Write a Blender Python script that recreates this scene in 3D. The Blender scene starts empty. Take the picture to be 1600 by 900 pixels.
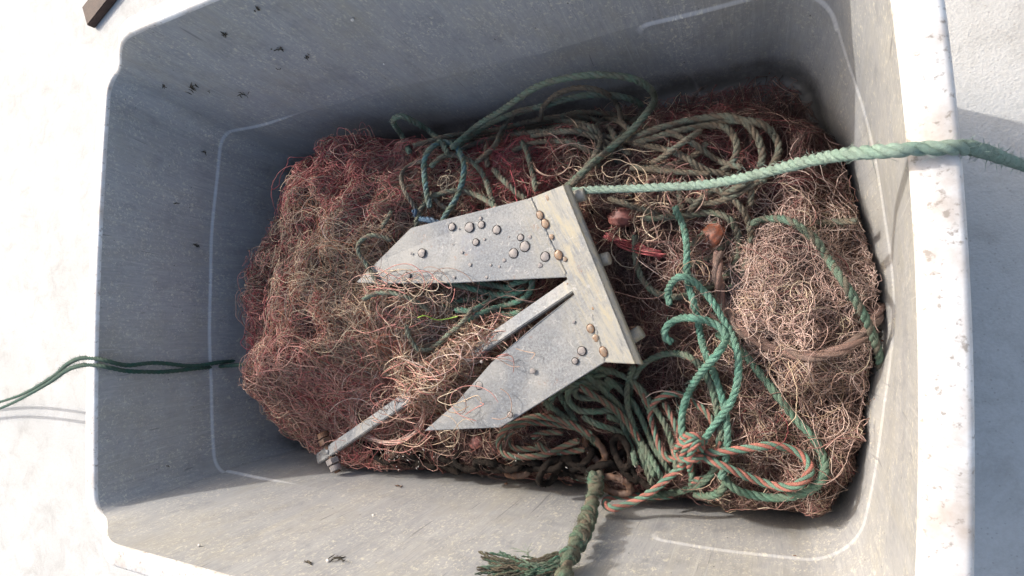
import bpy, bmesh, math, random
import numpy as np
from mathutils import Vector, Matrix

# ---------------------------------------------------------------- camera, light
SC = bpy.context.scene
ROT = np.array([[0.8889129058431607, 0.045078774142473674, 0.4558527722272619],
                [-0.016175140394575144, 0.9976143632801553, -0.06711145215494939],
                [-0.4577905751090599, 0.05228275336037807, 0.8875214380748073]])
CAM_Z = 1.25
FOC = 900.0
cd = bpy.data.cameras.new('camera'); cam = bpy.data.objects.new('camera', cd)
SC.collection.objects.link(cam); SC.camera = cam
cd.sensor_width = 36; cd.lens = 36 * FOC / 1600; cd.clip_start = .02; cd.clip_end = 100
m4 = Matrix([list(r) + [0] for r in ROT] + [[0, 0, 0, 1]]); m4.translation = (0, 0, CAM_Z)
cam.matrix_world = m4

SUN_TRAVEL = Vector((1.0, -0.62, -0.86)).normalized()
w = bpy.data.worlds.new('World'); SC.world = w; w.use_nodes = True
nt = w.node_tree; bg = nt.nodes['Background']
sky = nt.nodes.new('ShaderNodeTexSky'); sky.sky_type = 'NISHITA'; sky.sun_disc = False
sky.sun_elevation = math.asin(-SUN_TRAVEL.z); sky.sun_rotation = math.atan2(-SUN_TRAVEL.x, -SUN_TRAVEL.y)
sky.air_density = 1.25; sky.dust_density = 5.5; sky.ozone_density = 1.0
nt.links.new(sky.outputs[0], bg.inputs[0]); bg.inputs[1].default_value = .15
sd = bpy.data.lights.new('sun', 'SUN'); sd.energy = 2.0; sd.angle = math.radians(.6); sd.color = (1, .965, .915)
sun = bpy.data.objects.new('sun', sd); SC.collection.objects.link(sun)
sun.rotation_euler = SUN_TRAVEL.to_track_quat('-Z', 'Y').to_euler(); sun.location = (-3, 2, 3)
SC.view_settings.view_transform = 'Standard'; SC.view_settings.look = 'None'
SC.view_settings.gamma = 1; SC.view_settings.use_curve_mapping = False
SC.view_settings.exposure = 1.02

rng = np.random.default_rng(7)
random.seed(7)

# ---------------------------------------------------------------- object helpers
def tag(o, label=None, cat=None, group=None, kind=None):
    if label: o['label'] = label
    if cat: o['category'] = cat
    if group: o['group'] = group
    if kind: o['kind'] = kind
    return o

def link(o, parent=None):
    SC.collection.objects.link(o)
    if parent: o.parent = parent
    return o

def empty(name, loc=(0, 0, 0)):
    o = bpy.data.objects.new(name, None); o.location = loc
    o.empty_display_size = .05
    return link(o)

def mesh_np(name, V, F, mat, parent=None, col=None, vec=None, smooth=True, wear=None):
    """V (n,3), F (m,k) with constant k."""
    V = np.asarray(V, np.float32); F = np.asarray(F, np.int32)
    me = bpy.data.meshes.new(name)
    if parent is not None and parent.type == 'EMPTY':
        V = V - np.array(parent.location, np.float32)
    me.vertices.add(len(V)); me.vertices.foreach_set('co', V.ravel())
    k = F.shape[1]
    me.loops.add(F.size); me.loops.foreach_set('vertex_index', F.ravel())
    me.polygons.add(len(F))
    me.polygons.foreach_set('loop_start', np.arange(0, F.size, k, dtype=np.int32))
    me.polygons.foreach_set('loop_total', np.full(len(F), k, np.int32))
    me.polygons.foreach_set('use_smooth', np.full(len(F), smooth))
    if col is not None:
        a = me.attributes.new('Col', 'FLOAT_COLOR', 'POINT')
        c = np.ones((len(V), 4), np.float32); c[:, :3] = col; a.data.foreach_set('color', c.ravel())
    if vec is not None:
        a = me.attributes.new('fib', 'FLOAT_VECTOR', 'POINT')
        a.data.foreach_set('vector', np.asarray(vec, np.float32).ravel())
    if wear is not None:
        a = me.attributes.new('wear', 'FLOAT', 'POINT'); a.data.foreach_set('value', np.asarray(wear, np.float32))
    me.update(calc_edges=True); me.validate()
    if mat: me.materials.append(mat)
    o = bpy.data.objects.new(name, me)
    return link(o, parent)

def mesh_bm(name, bm, mat, parent=None, smooth=False):
    me = bpy.data.meshes.new(name); bm.to_mesh(me); bm.free()
    if parent is not None and parent.type == 'EMPTY':
        me.transform(Matrix.Translation(-Vector(parent.location)))
    for p in me.polygons: p.use_smooth = smooth
    if mat: me.materials.append(mat)
    return link(bpy.data.objects.new(name, me), parent)

# ---------------------------------------------------------------- node helpers
class NT:
    def __init__(s, name):
        s.m = bpy.data.materials.new(name); s.m.use_nodes = True
        s.t = s.m.node_tree; s.b = s.t.nodes['Principled BSDF']
    def n(s, typ, **kw):
        x = s.t.nodes.new('ShaderNode' + typ)
        for k, v in kw.items():
            if hasattr(x, k): setattr(x, k, v)
            else: x.inputs[k.replace('_', ' ')].default_value = v
        return x
    def l(s, a, b): s.t.links.new(a, b)
    def noise(s, vec, scale, detail=4, rough=.55, dist=0):
        x = s.n('TexNoise'); x.inputs['Scale'].default_value = scale; x.inputs['Detail'].default_value = detail
        x.inputs['Roughness'].default_value = rough; x.inputs['Distortion'].default_value = dist
        s.l(vec, x.inputs['Vector']); return x.outputs['Fac']
    def map(s, vec, scale=(1, 1, 1), rot=(0, 0, 0), loc=(0, 0, 0)):
        x = s.n('Mapping'); x.inputs['Scale'].default_value = scale
        x.inputs['Rotation'].default_value = rot; x.inputs['Location'].default_value = loc
        s.l(vec, x.inputs['Vector']); return x.outputs[0]
    def ramp(s, fac, *st):
        x = s.n('ValToRGB'); e = x.color_ramp.elements
        while len(e) < len(st): e.new(.5)
        for i, (p, c) in enumerate(st):
            e[i].position = p; e[i].color = (c, c, c, 1) if not isinstance(c, tuple) else (*c, 1)
        s.l(fac, x.inputs[0]); return x.outputs[0]
    def mix(s, fac, a, b, mode='MIX'):
        x = s.n('Mix', data_type='RGBA', blend_type=mode)
        for i, v in ((0, fac), (6, a), (7, b)):
            if isinstance(v, (int, float)): x.inputs[i].default_value = v
            elif isinstance(v, tuple): x.inputs[i].default_value = (*v, 1)
            else: s.l(v, x.inputs[i])
        return x.outputs[2]
    def math(s, op, a, b=0.0):
        x = s.n('Math', operation=op)
        for i, v in enumerate((a, b)):
            if isinstance(v, (int, float)): x.inputs[i].default_value = v
            else: s.l(v, x.inputs[i])
        return x.outputs[0]
    def bump(s, h, strength, dist, prev=None):
        x = s.n('Bump'); x.inputs['Strength'].default_value = strength; x.inputs['Distance'].default_value = dist
        s.l(h, x.inputs['Height'])
        if prev is not None: s.l(prev, x.inputs['Normal'])
        return x.outputs[0]
    def fin(s, col, rough=.6, normal=None, metal=0, spec=.5):
        for k, v in (('Base Color', col), ('Roughness', rough), ('Normal', normal), ('Metallic', metal), ('Specular IOR Level', spec)):
            if v is None: continue
            if isinstance(v, (int, float)): s.b.inputs[k].default_value = v
            elif isinstance(v, tuple): s.b.inputs[k].default_value = (*v, 1)
            else: s.l(v, s.b.inputs[k])
        return s.m

# ---------------------------------------------------------------- materials
def mat_tub():
    N = NT('grey_plastic')
    at = N.n('Attribute', attribute_name='fib'); uv = at.outputs['Vector']     # (metres round the wall, height, 0)
    wr = N.n('Attribute', attribute_name='wear').outputs['Fac']
    geo = N.n('TexCoord').outputs['Object']
    big = N.noise(geo, 3.0, 3)
    c = N.mix(N.ramp(big, (.3, 0.0), (.7, 1.0)), (.283, .285, .292), (.330, .330, .332))
    # scuffs run down the walls, slightly slanted
    sc1 = N.noise(N.map(uv, (60, 5, 1), (0, 0, .10)), 2.0, 7, .7)
    sc2 = N.noise(N.map(uv, (140, 9, 1), (0, 0, -.16)), 2.2, 6, .75)
    c = N.mix(N.ramp(sc1, (.47, 0.0), (.68, .5)), c, (.43, .43, .42))
    c = N.mix(N.ramp(sc2, (.52, 0.0), (.70, .6)), c, (.15, .165, .195))
    # tan flecks in clumps
    fl = N.noise(N.map(uv, (1.5, 1.0, 1), (0, 0, .5)), 105, 5, .75, .6)
    cl = N.noise(N.map(uv, (1.3, .9, 1)), 11, 7, .75)
    flm = N.math('MULTIPLY', N.ramp(fl, (.545, 0.0), (.615, 1.0)), N.ramp(cl, (.41, .08), (.56, 1.0)))
    c = N.mix(flm, c, (.56, .53, .44))
    fl2 = N.noise(N.map(uv, (1.0, 1.3, 1), (0, 0, 1.0)), 150, 3, .65)
    c = N.mix(N.math('MULTIPLY', N.ramp(fl2, (.61, 0.0), (.65, .9)), N.ramp(cl, (.44, .05), (.60, 1.0))), c, (.60, .58, .52))
    film = N.noise(geo, 6, 8, .72)
    c = N.mix(N.ramp(film, (.46, 0.0), (.66, .45)), c, (.27, .25, .20))
    c = N.mix(N.ramp(N.noise(geo, 13, 8, .75), (.52, 0.0), (.74, .5)), c, (.13, .137, .155))
    c = N.mix(N.ramp(N.noise(N.map(uv, (26, 1.6, 1), (0, 0, .05)), 1.2, 5, .6), (.55, 0.0), (.70, .28)), c, (.36, .335, .27))
    # dark specks
    sp = N.n('TexVoronoi', feature='F1'); sp.inputs['Scale'].default_value = 42; sp.inputs['Randomness'].default_value = 1
    N.l(N.map(uv, (1.5, 1, 1), (0, 0, .4)), sp.inputs['Vector'])
    spn = N.noise(uv, 90, 3, .8)
    d = N.math('ADD', sp.outputs['Distance'], N.math('MULTIPLY', spn, .30))
    rnd = N.n('SeparateColor'); N.l(sp.outputs['Color'], rnd.inputs[0])
    keep = N.math('GREATER_THAN', rnd.outputs[0], .5)
    c = N.mix(N.math('MULTIPLY', N.ramp(d, (.185, .9), (.22, 0.0)), keep), c, (.06, .055, .048))
    # long thin scratches, dark and pale, at several slants
    for sc_x, sc_y, rot, seed_, lo, hi, colr in ((90, 5, -.75, 3, .25, .28, (.12, .12, .13)),
                                             (150, 4.0, .15, 5, .265, .29, (.42, .42, .41)), (130, 5, -.35, 8, .26, .29, (.42, .41, .39))):
        wv = N.noise(N.map(uv, (sc_x, sc_y, 1), (0, 0, rot), (seed_, seed_ * 2, 0)), 1.3, 2, .4, .5)
        c = N.mix(N.ramp(wv, (lo, .6), (hi, 0.0)), c, colr)
    c = N.mix(N.ramp(N.noise(N.map(uv, (34, 2.2, 1), (0, 0, .12)), 1.6, 8, .8), (.54, 0.0), (.68, .35)), c, (.19, .195, .21))
    # walls turn much darker towards the bottom, with a noisy upper edge
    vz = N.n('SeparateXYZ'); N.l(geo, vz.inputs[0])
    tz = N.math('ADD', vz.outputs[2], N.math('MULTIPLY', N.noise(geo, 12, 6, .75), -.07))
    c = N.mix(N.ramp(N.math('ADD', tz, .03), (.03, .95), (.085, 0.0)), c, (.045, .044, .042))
    # damp patches low in the near right corner
    px = None
    for P, r in (((-.0, -.352, .07), .030), ((.035, -.34, .13), .024), ((-.03, -.357, .06), .02), ((-.25, -.372, .20), .02)):
        vd = N.n('VectorMath', operation='DISTANCE'); N.l(geo, vd.inputs[0]); vd.inputs[1].default_value = (P[0] + .68, P[1] - .09, P[2] + .02)
        q = N.math('ADD', vd.outputs['Value'], N.math('MULTIPLY', N.noise(geo, 22, 4), .03))
        rr = N.ramp(q, (r + .012, .45), (r + .022, 0.0))
        c = N.mix(rr, c, (.13, .14, .17))
    c = N.mix(N.math('MULTIPLY', wr, N.ramp(N.noise(uv, 30, 4), (.3, .12), (.6, .45))), c, (.42, .43, .45))
    b = N.bump(sc1, .2, .001)
    b = N.bump(N.math('ADD', flm, N.noise(geo, 90, 4)), .25, .0012, b)
    ro = N.ramp(film, (.35, .36), (.7, .62))
    return N.fin(c, ro, b, 0, .45)

def mat_rim():
    N = NT('weathered_rim_plastic'); g = N.n('TexCoord').outputs['Object']
    n1 = N.noise(g, 16, 6, .65)
    c = N.mix(N.ramp(n1, (.38, 0.0), (.68, .9)), (.60, .597, .59), (.40, .34, .29))
    c = N.mix(N.ramp(N.noise(g, 140, 3), (.58, 0.0), (.70, .8)), c, (.22, .19, .16))
    c = N.mix(N.ramp(N.noise(N.map(g, (1, 1, 1), (0, 0, .7)), 5, 8, .8, 1.0), (.55, 0.0), (.7, .6)), c, (.33, .29, .25))
    return N.fin(c, .55, N.bump(N.noise(g, 120, 4), .2, .001))

def mat_ground():
    N = NT('pale_concrete'); g = N.n('TexCoord').outputs['Object']
    c = N.mix(N.ramp(N.noise(g, 2.5, 8, .65), (.3, 0.0), (.7, 1.0)), (.40, .397, .385), (.50, .497, .485))
    c = N.mix(N.ramp(N.noise(g, 150, 4, .7), (.35, .35), (.6, 0.0)), c, (.36, .345, .32))
    c = N.mix(N.ramp(N.noise(g, 9, 8, .75, .5), (.50, 0.0), (.72, .6)), c, (.27, .26, .24))
    cr = N.n('TexVoronoi', feature='DISTANCE_TO_EDGE'); cr.inputs['Scale'].default_value = 1.0
    dn = N.n('TexNoise'); dn.inputs['Scale'].default_value = 4; dn.inputs['Detail'].default_value = 8; N.l(g, dn.inputs['Vector'])
    sv = N.n('VectorMath', operation='SCALE'); sv.inputs['Scale'].default_value = .35; N.l(dn.outputs['Color'], sv.inputs[0])
    av = N.n('VectorMath', operation='ADD'); N.l(g, av.inputs[0]); N.l(sv.outputs[0], av.inputs[1]); N.l(av.outputs[0], cr.inputs['Vector'])
    c = N.mix(N.ramp(cr.outputs[0], (.001, .0), (.002, 0.0)), c, (.20, .19, .175))
    pb = N.n('TexVoronoi'); pb.inputs['Scale'].default_value = 75; N.l(g, pb.inputs['Vector'])
    c = N.mix(N.ramp(pb.outputs['Distance'], (.10, .5), (.14, 0.0)), c, (.27, .255, .235))
    vo = N.n('TexVoronoi'); vo.inputs['Scale'].default_value = 190; N.l(g, vo.inputs['Vector'])
    b = N.bump(N.noise(g, 210, 5, .7), .5, .003)
    b = N.bump(vo.outputs['Distance'], .25, .002, b)
    return N.fin(c, .9, b)

def mat_rope():
    N = NT('rope_fibre')
    col = N.n('Attribute', attribute_name='Col').outputs['Color']
    fib = N.n('Attribute', attribute_name='fib').outputs['Vector']
    g = N.n('TexCoord').outputs['Object']
    st = N.noise(N.map(fib, (9, 9, .22)), 1.6, 4, .7)
    c = N.mix(N.ramp(st, (.3, .55), (.7, 0.0)), col, N.mix(1.0, col, (.42, .40, .38), 'MULTIPLY'))
    c = N.mix(N.ramp(st, (.55, 0.0), (.8, .35)), c, N.mix(.55, col, (.75, .74, .68)))
    dirt = N.n('Attribute', attribute_name='wear').outputs['Fac']
    dm = N.math('MULTIPLY', N.ramp(N.noise(g, 26, 5, .7), (.33, 0.0), (.58, 1.0)), dirt)
    c = N.mix(dm, c, (.165, .128, .09))
    c = N.mix(N.math('MULTIPLY', N.ramp(N.noise(g, 170, 4, .8), (.60, 0.0), (.70, .8)), dirt), c, (.30, .25, .19))
    c = N.mix(N.math('MULTIPLY', N.ramp(N.noise(g, 120, 4, .8, .5), (.36, .95), (.44, 0.0)), dirt), c, (.035, .028, .022))
    b = N.bump(st, 1.0, .0018)
    b = N.bump(N.noise(g, 300, 5, .85), 1.0, .0022, b)
    return N.fin(c, .75, b, 0, .3)

def mat_twine():
    N = NT('net_twine')
    col = N.n('Attribute', attribute_name='Col').outputs['Color']
    g = N.n('TexCoord').outputs['Object']
    c = N.mix(N.ramp(N.noise(g, 70, 3, .7), (.35, .6), (.65, 0.0)), col, N.mix(1.0, col, (.45, .40, .34), 'MULTIPLY'))
    return N.fin(c, .62, None, 0, .4)

def mat_bulk(a, b_):
    N = NT('matted_net'); g = N.n('TexCoord').outputs['Object']
    n1 = N.noise(g, 28, 6, .7, 1.5)
    c = N.mix(N.ramp(n1, (.35, 0.0), (.65, 1.0)), a, b_)
    n2 = N.noise(N.map(g, (1, 1, 1)), 160, 5, .8, 2.5)
    c = N.mix(N.ramp(n2, (.40, .8), (.58, 0.0)), c, (.018, .012, .010))
    b = N.bump(n2, 1.0, .006)
    return N.fin(c, .85, N.bump(n1, .8, .01, b), 0, .2)

def mat_zinc():
    N = NT('galvanised_steel'); g = N.n('TexCoord').outputs['Object']
    n0 = N.noise(g, 9, 6, .65)
    c = N.mix(N.ramp(n0, (.35, 0.0), (.65, 1.0)), (.165, .18, .20), (.25, .255, .255))
    gr = N.noise(g, 260, 5, .8)
    c = N.mix(N.ramp(gr, (.38, .75), (.56, 0.0)), c, (.10, .10, .10))
    c = N.mix(N.ramp(gr, (.58, 0.0), (.70, .6)), c, (.37, .37, .36))
    c = N.mix(N.ramp(N.noise(g, 5, 5, .6, .8), (.45, 0.0), (.6, .55)), c, (.30, .29, .265))
    c = N.mix(N.ramp(N.noise(N.map(g, (1, 1, 1), (0, 0, 0), (5, 2, 1)), 7, 6, .7), (.56, 0.0), (.66, .5)), c, (.13, .15, .20))
    # chalky tan residue, stronger towards the crown
    sep = N.n('SeparateXYZ'); N.l(g, sep.inputs[0])
    near = N.math('ADD', sep.outputs[0], N.math('MULTIPLY', sep.outputs[1], .42))
    nm = N.n('MapRange'); nm.inputs['From Min'].default_value = .03; nm.inputs['From Max'].default_value = .12
    N.l(near, nm.inputs['Value'])
    tn = N.math('MULTIPLY', N.ramp(N.noise(g, 22, 7, .75), (.38, .15), (.60, .95)), nm.outputs[0])
    c = N.mix(tn, c, (.285, .272, .235))
    al = N.noise(N.map(N.map(g, (1, 1, 1), (0, 0, 2.67)), (90, 14, 1)), 1.0, 8, .8, .4)
    c = N.mix(N.math('MULTIPLY', N.ramp(al, (.48, 0.0), (.60, .85)), nm.outputs[0]), c, (.34, .30, .21))
    c = N.mix(N.math('MULTIPLY', N.ramp(al, (.34, .8), (.46, 0.0)), nm.outputs[0]), c, (.12, .125, .13))
    vo = N.n('TexVoronoi', feature='DISTANCE_TO_EDGE'); vo.inputs['Scale'].default_value = 75
    N.l(N.n('VectorMath', operation='ADD').outputs[0], vo.inputs['Vector'])
    va = vo.inputs['Vector'].links[0].from_node; N.l(g, va.inputs[0])
    nn = N.n('TexNoise'); nn.inputs['Scale'].default_value = 40; N.l(g, nn.inputs['Vector'])
    sc_ = N.n('VectorMath', operation='SCALE'); N.l(nn.outputs['Color'], sc_.inputs[0]); sc_.inputs['Scale'].default_value = .03
    N.l(sc_.outputs[0], va.inputs[1])
    wm = N.math('MULTIPLY', N.ramp(vo.outputs[0], (.02, 1.0), (.05, 0.0)), N.ramp(N.noise(g, 55, 3), (.58, 0.0), (.63, .7)))
    c = N.mix(wm, c, (.36, .35, .33))
    ru = N.ramp(N.noise(N.map(g, (1, 1, 1), (0, 0, 0), (3.1, 1.7, 0)), 20, 8, .8), (.61, 0.0), (.70, .85))
    c = N.mix(ru, c, (.23, .105, .05))
    b = N.bump(gr, .5, .0010)
    b = N.bump(N.noise(g, 35, 5), .35, .002, b)
    return N.fin(c, N.ramp(gr, (.3, .62), (.7, .5)), b, .12, .35)

def mat_plain(name, c1, c2, scale=40, rough=.7, bumpd=.001, metal=0, bs=.5, spec=.5):
    N = NT(name); g = N.n('TexCoord').outputs['Object']
    n = N.noise(g, scale, 6, .7)
    c = N.mix(N.ramp(n, (.38, 0.0), (.62, 1.0)), c1, c2)
    c = N.mix(N.ramp(N.noise(g, scale * 5, 4, .7), (.35, .5), (.5, 0.0)), c, tuple(x * .35 for x in c1))
    return N.fin(c, rough, N.bump(N.noise(g, scale * 4, 5, .75), bs, bumpd), metal, spec)

M_TUB, M_RIM, M_GND, M_ROPE, M_TWINE, M_ZINC = mat_tub(), mat_rim(), mat_ground(), mat_rope(), mat_twine(), mat_zinc()
M_BULK_L = mat_bulk((.045, .026, .019), (.085, .032, .026))
M_BULK_R = mat_bulk((.036, .021, .017), (.055, .022, .020))
M_BLACK = mat_plain('tarred_iron', (.006, .0055, .005), (.026, .019, .015), 60, .85, .004, 0, 1.0, .15)
M_FLOOR = mat_plain('dark_floor', (.035, .036, .036), (.07, .066, .055), 14, .45, .002)  # tub floor: mottled, much darker than the wall plastic
M_RUST = mat_plain('rusty_iron', (.17, .085, .045), (.10, .065, .05), 40, .75, .002, .1)
M_BLIS = mat_plain('zinc_blister', (.19, .175, .17), (.26, .225, .205), 90, .5, .001, 0)
M_BLISO = mat_plain('rust_blister', (.25, .14, .07), (.21, .17, .13), 130, .4, .0006, .1)
M_FLOAT = mat_plain('dull_red_float', (.20, .065, .055), (.28, .12, .10), 30, .55, .001)
M_FLOATO = mat_plain('orange_float', (.42, .13, .065), (.26, .15, .115), 90, .55, .001)
M_FLOATP = mat_plain('pink_float', (.34, .17, .13), (.25, .15, .11), 80, .6, .001)
M_WEED = mat_plain('dry_seaweed', (.030, .025, .018), (.07, .055, .035), 200, .8, .0005)
M_SHELL = mat_plain('shell', (.62, .60, .56), (.50, .45, .40), 200, .5, .0005)
M_BOARD = mat_plain('dark_board', (.045, .024, .018), (.07, .04, .03), 30, .8, .002)
M_LIME = mat_plain('lime_thread', (.36, .60, .06), (.42, .62, .12), 60, .5, .0003)

# ---------------------------------------------------------------- pixel -> world
def rays(p):
    p = np.atleast_2d(np.asarray(p, float))
    c = np.stack([p[:, 0] - 800, -(p[:, 1] - 450), np.full(len(p), -FOC)], 1)
    r = c @ ROT.T
    return r / -r[:, 2:3]                       # descends one metre per unit

def at(x, y, z):
    r = rays((x, y))[0]
    return np.array([0, 0, CAM_Z]) + r * (CAM_Z - z)

def project(P):
    P = np.asarray(P, float) - np.array([0, 0, CAM_Z]); c = P @ ROT
    return np.stack([800 - c[..., 0] / c[..., 2] * FOC, 450 + c[..., 1] / c[..., 2] * FOC], -1)

# ---------------------------------------------------------------- the tub
ZS = .25
def lerp3(z, a, b, c):
    z = np.asarray(z, float)
    return np.where(z < ZS, a + (b - a) * z / ZS, b + (c - b) * (z - ZS) / (.59 - ZS))
def xl(z): return lerp3(z, -1.355, -1.388, -1.450)
def xr(z): return lerp3(z, .020, .046, .062)
def yb(z): return lerp3(z, -.345, -.3635, -.404)
def yt(z): return lerp3(z, .510, .535, .602)
def bulge_l(z): return lerp3(z, .030, .040, .020)
def bulge_r(z): return lerp3(z, .054, .064, .030)
def sstep(x, a, b):
    t = np.clip((x - a) / (b - a), 0, 1); return t * t * (3 - 2 * t)

def inside(P, off=0.0):
    x, y, z = P[..., 0], P[..., 1], P[..., 2]
    v = np.clip((y - yb(z)) / (yt(z) - yb(z)), 0, 1); bow = np.sin(np.pi * v)
    L = xl(z) - bulge_l(z) * bow + off; R = xr(z) + bulge_r(z) * bow - off
    B = yb(z) + off; T = yt(z) - off
    r = .075
    cx = np.clip(x, xl(z) + off + r, xr(z) - off - r); cy = np.clip(y, B + r, T - r)
    inc = (x < xl(z) + off + r) | (x > xr(z) - off - r)
    cornery = (y < B + r) | (y > T - r)
    ok = (x > L) & (x < R) & (y > B) & (y < T)
    rc = np.hypot(x - cx, y - cy)
    return ok & ~(inc & cornery & (rc > r))

def rounded_rect(n_long=300, n_end=150, n_c=22):
    """unit parameters: list of (side, t) round the outline, plus corner arcs"""
    out = []
    for i in range(n_long): out.append(('b', i / n_long))
    for i in range(n_c): out.append(('br', i / n_c))
    for i in range(n_end): out.append(('r', i / n_end))
    for i in range(n_c): out.append(('tr', i / n_c))
    for i in range(n_long): out.append(('t', i / n_long))
    for i in range(n_c): out.append(('tl', i / n_c))
    for i in range(n_end): out.append(('l', i / n_end))
    for i in range(n_c): out.append(('bl', i / n_c))
    return out
OUTL = rounded_rect()

def zrim_of(x):                                   # the left end of the rim is moulded lower
    return .59 - .095 * float(sstep(-x, 1.19, 1.455))

RL, RR = .042, .072
def ring(z, grow=0.0):
    """points (n,2) of the inner outline at height z, grown outward by grow"""
    a, b, c, d = float(xl(z)) - grow, float(xr(z)) + grow, float(yb(z)) - grow, float(yt(z)) + grow
    rl, rr = RL + grow, RR + grow
    bl_, br_ = float(bulge_l(z)), float(bulge_r(z)); pts = []
    for s, t in OUTL:
        if s == 'b': p = (a + rl + (b - a - rl - rr) * t, c)
        elif s == 't': p = (b - rr - (b - a - rl - rr) * t, d)
        elif s == 'r': p = (b, c + rr + (d - c - 2 * rr) * t)
        elif s == 'l': p = (a, d - rl - (d - c - 2 * rl) * t)
        elif s == 'br': q = -math.pi / 2 + t * math.pi / 2; p = (b - rr + rr * math.cos(q), c + rr + rr * math.sin(q))
        elif s == 'tr': q = t * math.pi / 2; p = (b - rr + rr * math.cos(q), d - rr + rr * math.sin(q))
        elif s == 'tl': q = math.pi / 2 + t * math.pi / 2; p = (a + rl + rl * math.cos(q), d - rl + rl * math.sin(q))
        else: q = math.pi + t * math.pi / 2; p = (a + rl + rl * math.cos(q), c + rl + rl * math.sin(q))
        v = min(max((p[1] - c) / (d - c), 0), 1); bow = math.sin(math.pi * v)
        wx = (p[0] - a) / (b - a)
        wl = float(sstep(-wx, -.10, 0)); wr_ = float(sstep(wx, .90, 1))
        pts.append((p[0] - bl_ * bow * wl + br_ * bow * wr_, p[1]))
    return np.array(pts)

XE_T = at(990, 65, .25)[0]; XE_B = at(1010, 830, .25)[0]
def step_inset(P, z):
    """depth of the moulded pocket step at ring points P, height z; also wear (edge) mask"""
    x, y = P[:, 0], P[:, 1]
    # right pocket: rounded box in (x, z)
    xe = np.where(y > .1, XE_T, XE_B) + (.25 - z) * .30
    rad = .03
    dx = xe - x + rad; dz = (z - ZS) + rad
    sd_ = np.hypot(np.maximum(dx, 0), np.maximum(dz, 0)) + np.minimum(np.maximum(dx, dz), 0) - rad
    inR = 1 - sstep(sd_, -.003, .003); eR = np.exp(-((sd_ - .0005) / .0017) ** 2)
    # left pocket, fading out along the long walls
    fade = 1 - sstep(x, -1.25, -1.06)
    sl = z - ZS - .010 * np.exp(-((x + 1.36) / .05) ** 2) * 0
    inL = (1 - sstep(sl, -.003, .003)) * fade; eL = np.exp(-((sl - .0005) / .0019) ** 2) * fade
    deep = np.where((x > -.7) & (y < .45), .0026, .0052)
    return deep * np.maximum(inR * (x > -.7), inL * (x < -.7)), np.where(x > -.7, eR * np.where(y < .45, .15, 1.0), eL)

def build_tub():
    root = empty('storage_tub', (-.68, .09, -.02))
    tag(root, 'large weathered grey plastic tub holding tangled fishing nets, ropes and anchor', 'tub')
    zs = sorted(set([0, .004, .012, .022, .034] + list(np.arange(.05, .225, .0125)) + list(np.arange(.225, .2445, .0025)) + list(np.arange(.245, .2555, .00105)) + list(np.arange(.257, .275, .003)) + list(np.arange(.285, .60, .0125)) + [.59]))
    zs = [z for z in zs if z <= .59]
    base = ring(.25); seg = np.hypot(*(np.roll(base, -1, 0) - base).T); u = np.concatenate([[0], np.cumsum(seg)[:-1]])
    n = len(base); V = []; UV = []; W = []
    fr = .035
    for z in zs:
        t = z / .59
        gr = 0.0
        if z < fr: gr = -(fr - math.sqrt(max(fr * fr - (fr - z) ** 2, 0)))
        P = ring(z, gr)
        ins, wear = step_inset(P, z)
        nx = np.roll(P, -1, 0) - np.roll(P, 1, 0); nrm = np.stack([-nx[:, 1], nx[:, 0]], 1); nrm /= np.linalg.norm(nrm, axis=1)[:, None]
        P2 = P + nrm * ins[:, None]
        # gentle waviness of moulded walls
        P2 += nrm * (.0025 * np.sin(u * 9 + z * 6) + .0015 * np.sin(u * 23 + 2))[:, None] * min(1, z / .1) * min(1, (.59 - z) / .15)
        zr = np.array([zrim_of(x) for x in P[:, 0]]) / .59
        zz = np.where(z > .30, .30 + (z - .30) * ((zr * .59 - .30) / .29), z)
        V.append(np.column_stack([P2, zz])); UV.append(np.column_stack([u, np.full(n, z), np.zeros(n)])); W.append(wear)
    k = len(zs); V = np.concatenate(V); F = []
    idx = np.arange(n)
    for j in range(k - 1):
        a = j * n + idx; b = j * n + (idx + 1) % n
        F.append(np.column_stack([a, a + n, b + n, b]))
    F = np.concatenate(F)
    UVa = np.concatenate(UV); Wa = np.concatenate(W)
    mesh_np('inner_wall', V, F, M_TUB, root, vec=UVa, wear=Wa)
    # floor
    bm = bmesh.new(); P = ring(0, -fr)
    vs = [bm.verts.new((x, y, 0.0)) for x, y in P]; bm.faces.new(vs)
    fl = mesh_bm('tub_floor', bm, M_FLOOR, root)
    # rim: rounded inner lip, flat flange, rolled outer lip; then outer wall
    prof = [(0, 0), (.0008, .003), (.003, .006), (.006, .0072), (.02, .0078), (.034, .0075), (.038, .006), (.041, .002), (.042, -.004), (.042, -.035), (.037, -.035), (.036, -.01)]
    V = []
    for g, dz in prof:
        P = ring(.59, g); zr = np.array([zrim_of(x) for x in ring(.59)[:, 0]])
        V.append(np.column_stack([P, zr + dz]))
    V = np.concatenate(V); F = []
    for j in range(len(prof) - 1):
        a = j * n + idx; b = j * n + (idx + 1) % n
        F.append(np.column_stack([a, a + n, b + n, b]))
    mesh_np('rim', V, np.concatenate(F), M_RIM, root)
    V = []
    for z, g in ((.58, .012), (.3, .012), (-.02, .012), (-.02, -.02)):
        P = ring(max(z, 0), g); zz = np.full(n, z)
        if z > .5: zz = np.array([zrim_of(x) for x in P[:, 0]]) - .003
        V.append(np.column_stack([P, zz]))
    V = np.concatenate(V); F = []
    for j in range(3):
        a = j * n + idx; b = j * n + (idx + 1) % n
        F.append(np.column_stack([a, a + n, b + n, b]))
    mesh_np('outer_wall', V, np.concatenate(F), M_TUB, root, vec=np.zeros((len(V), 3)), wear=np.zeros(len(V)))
build_tub()

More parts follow.
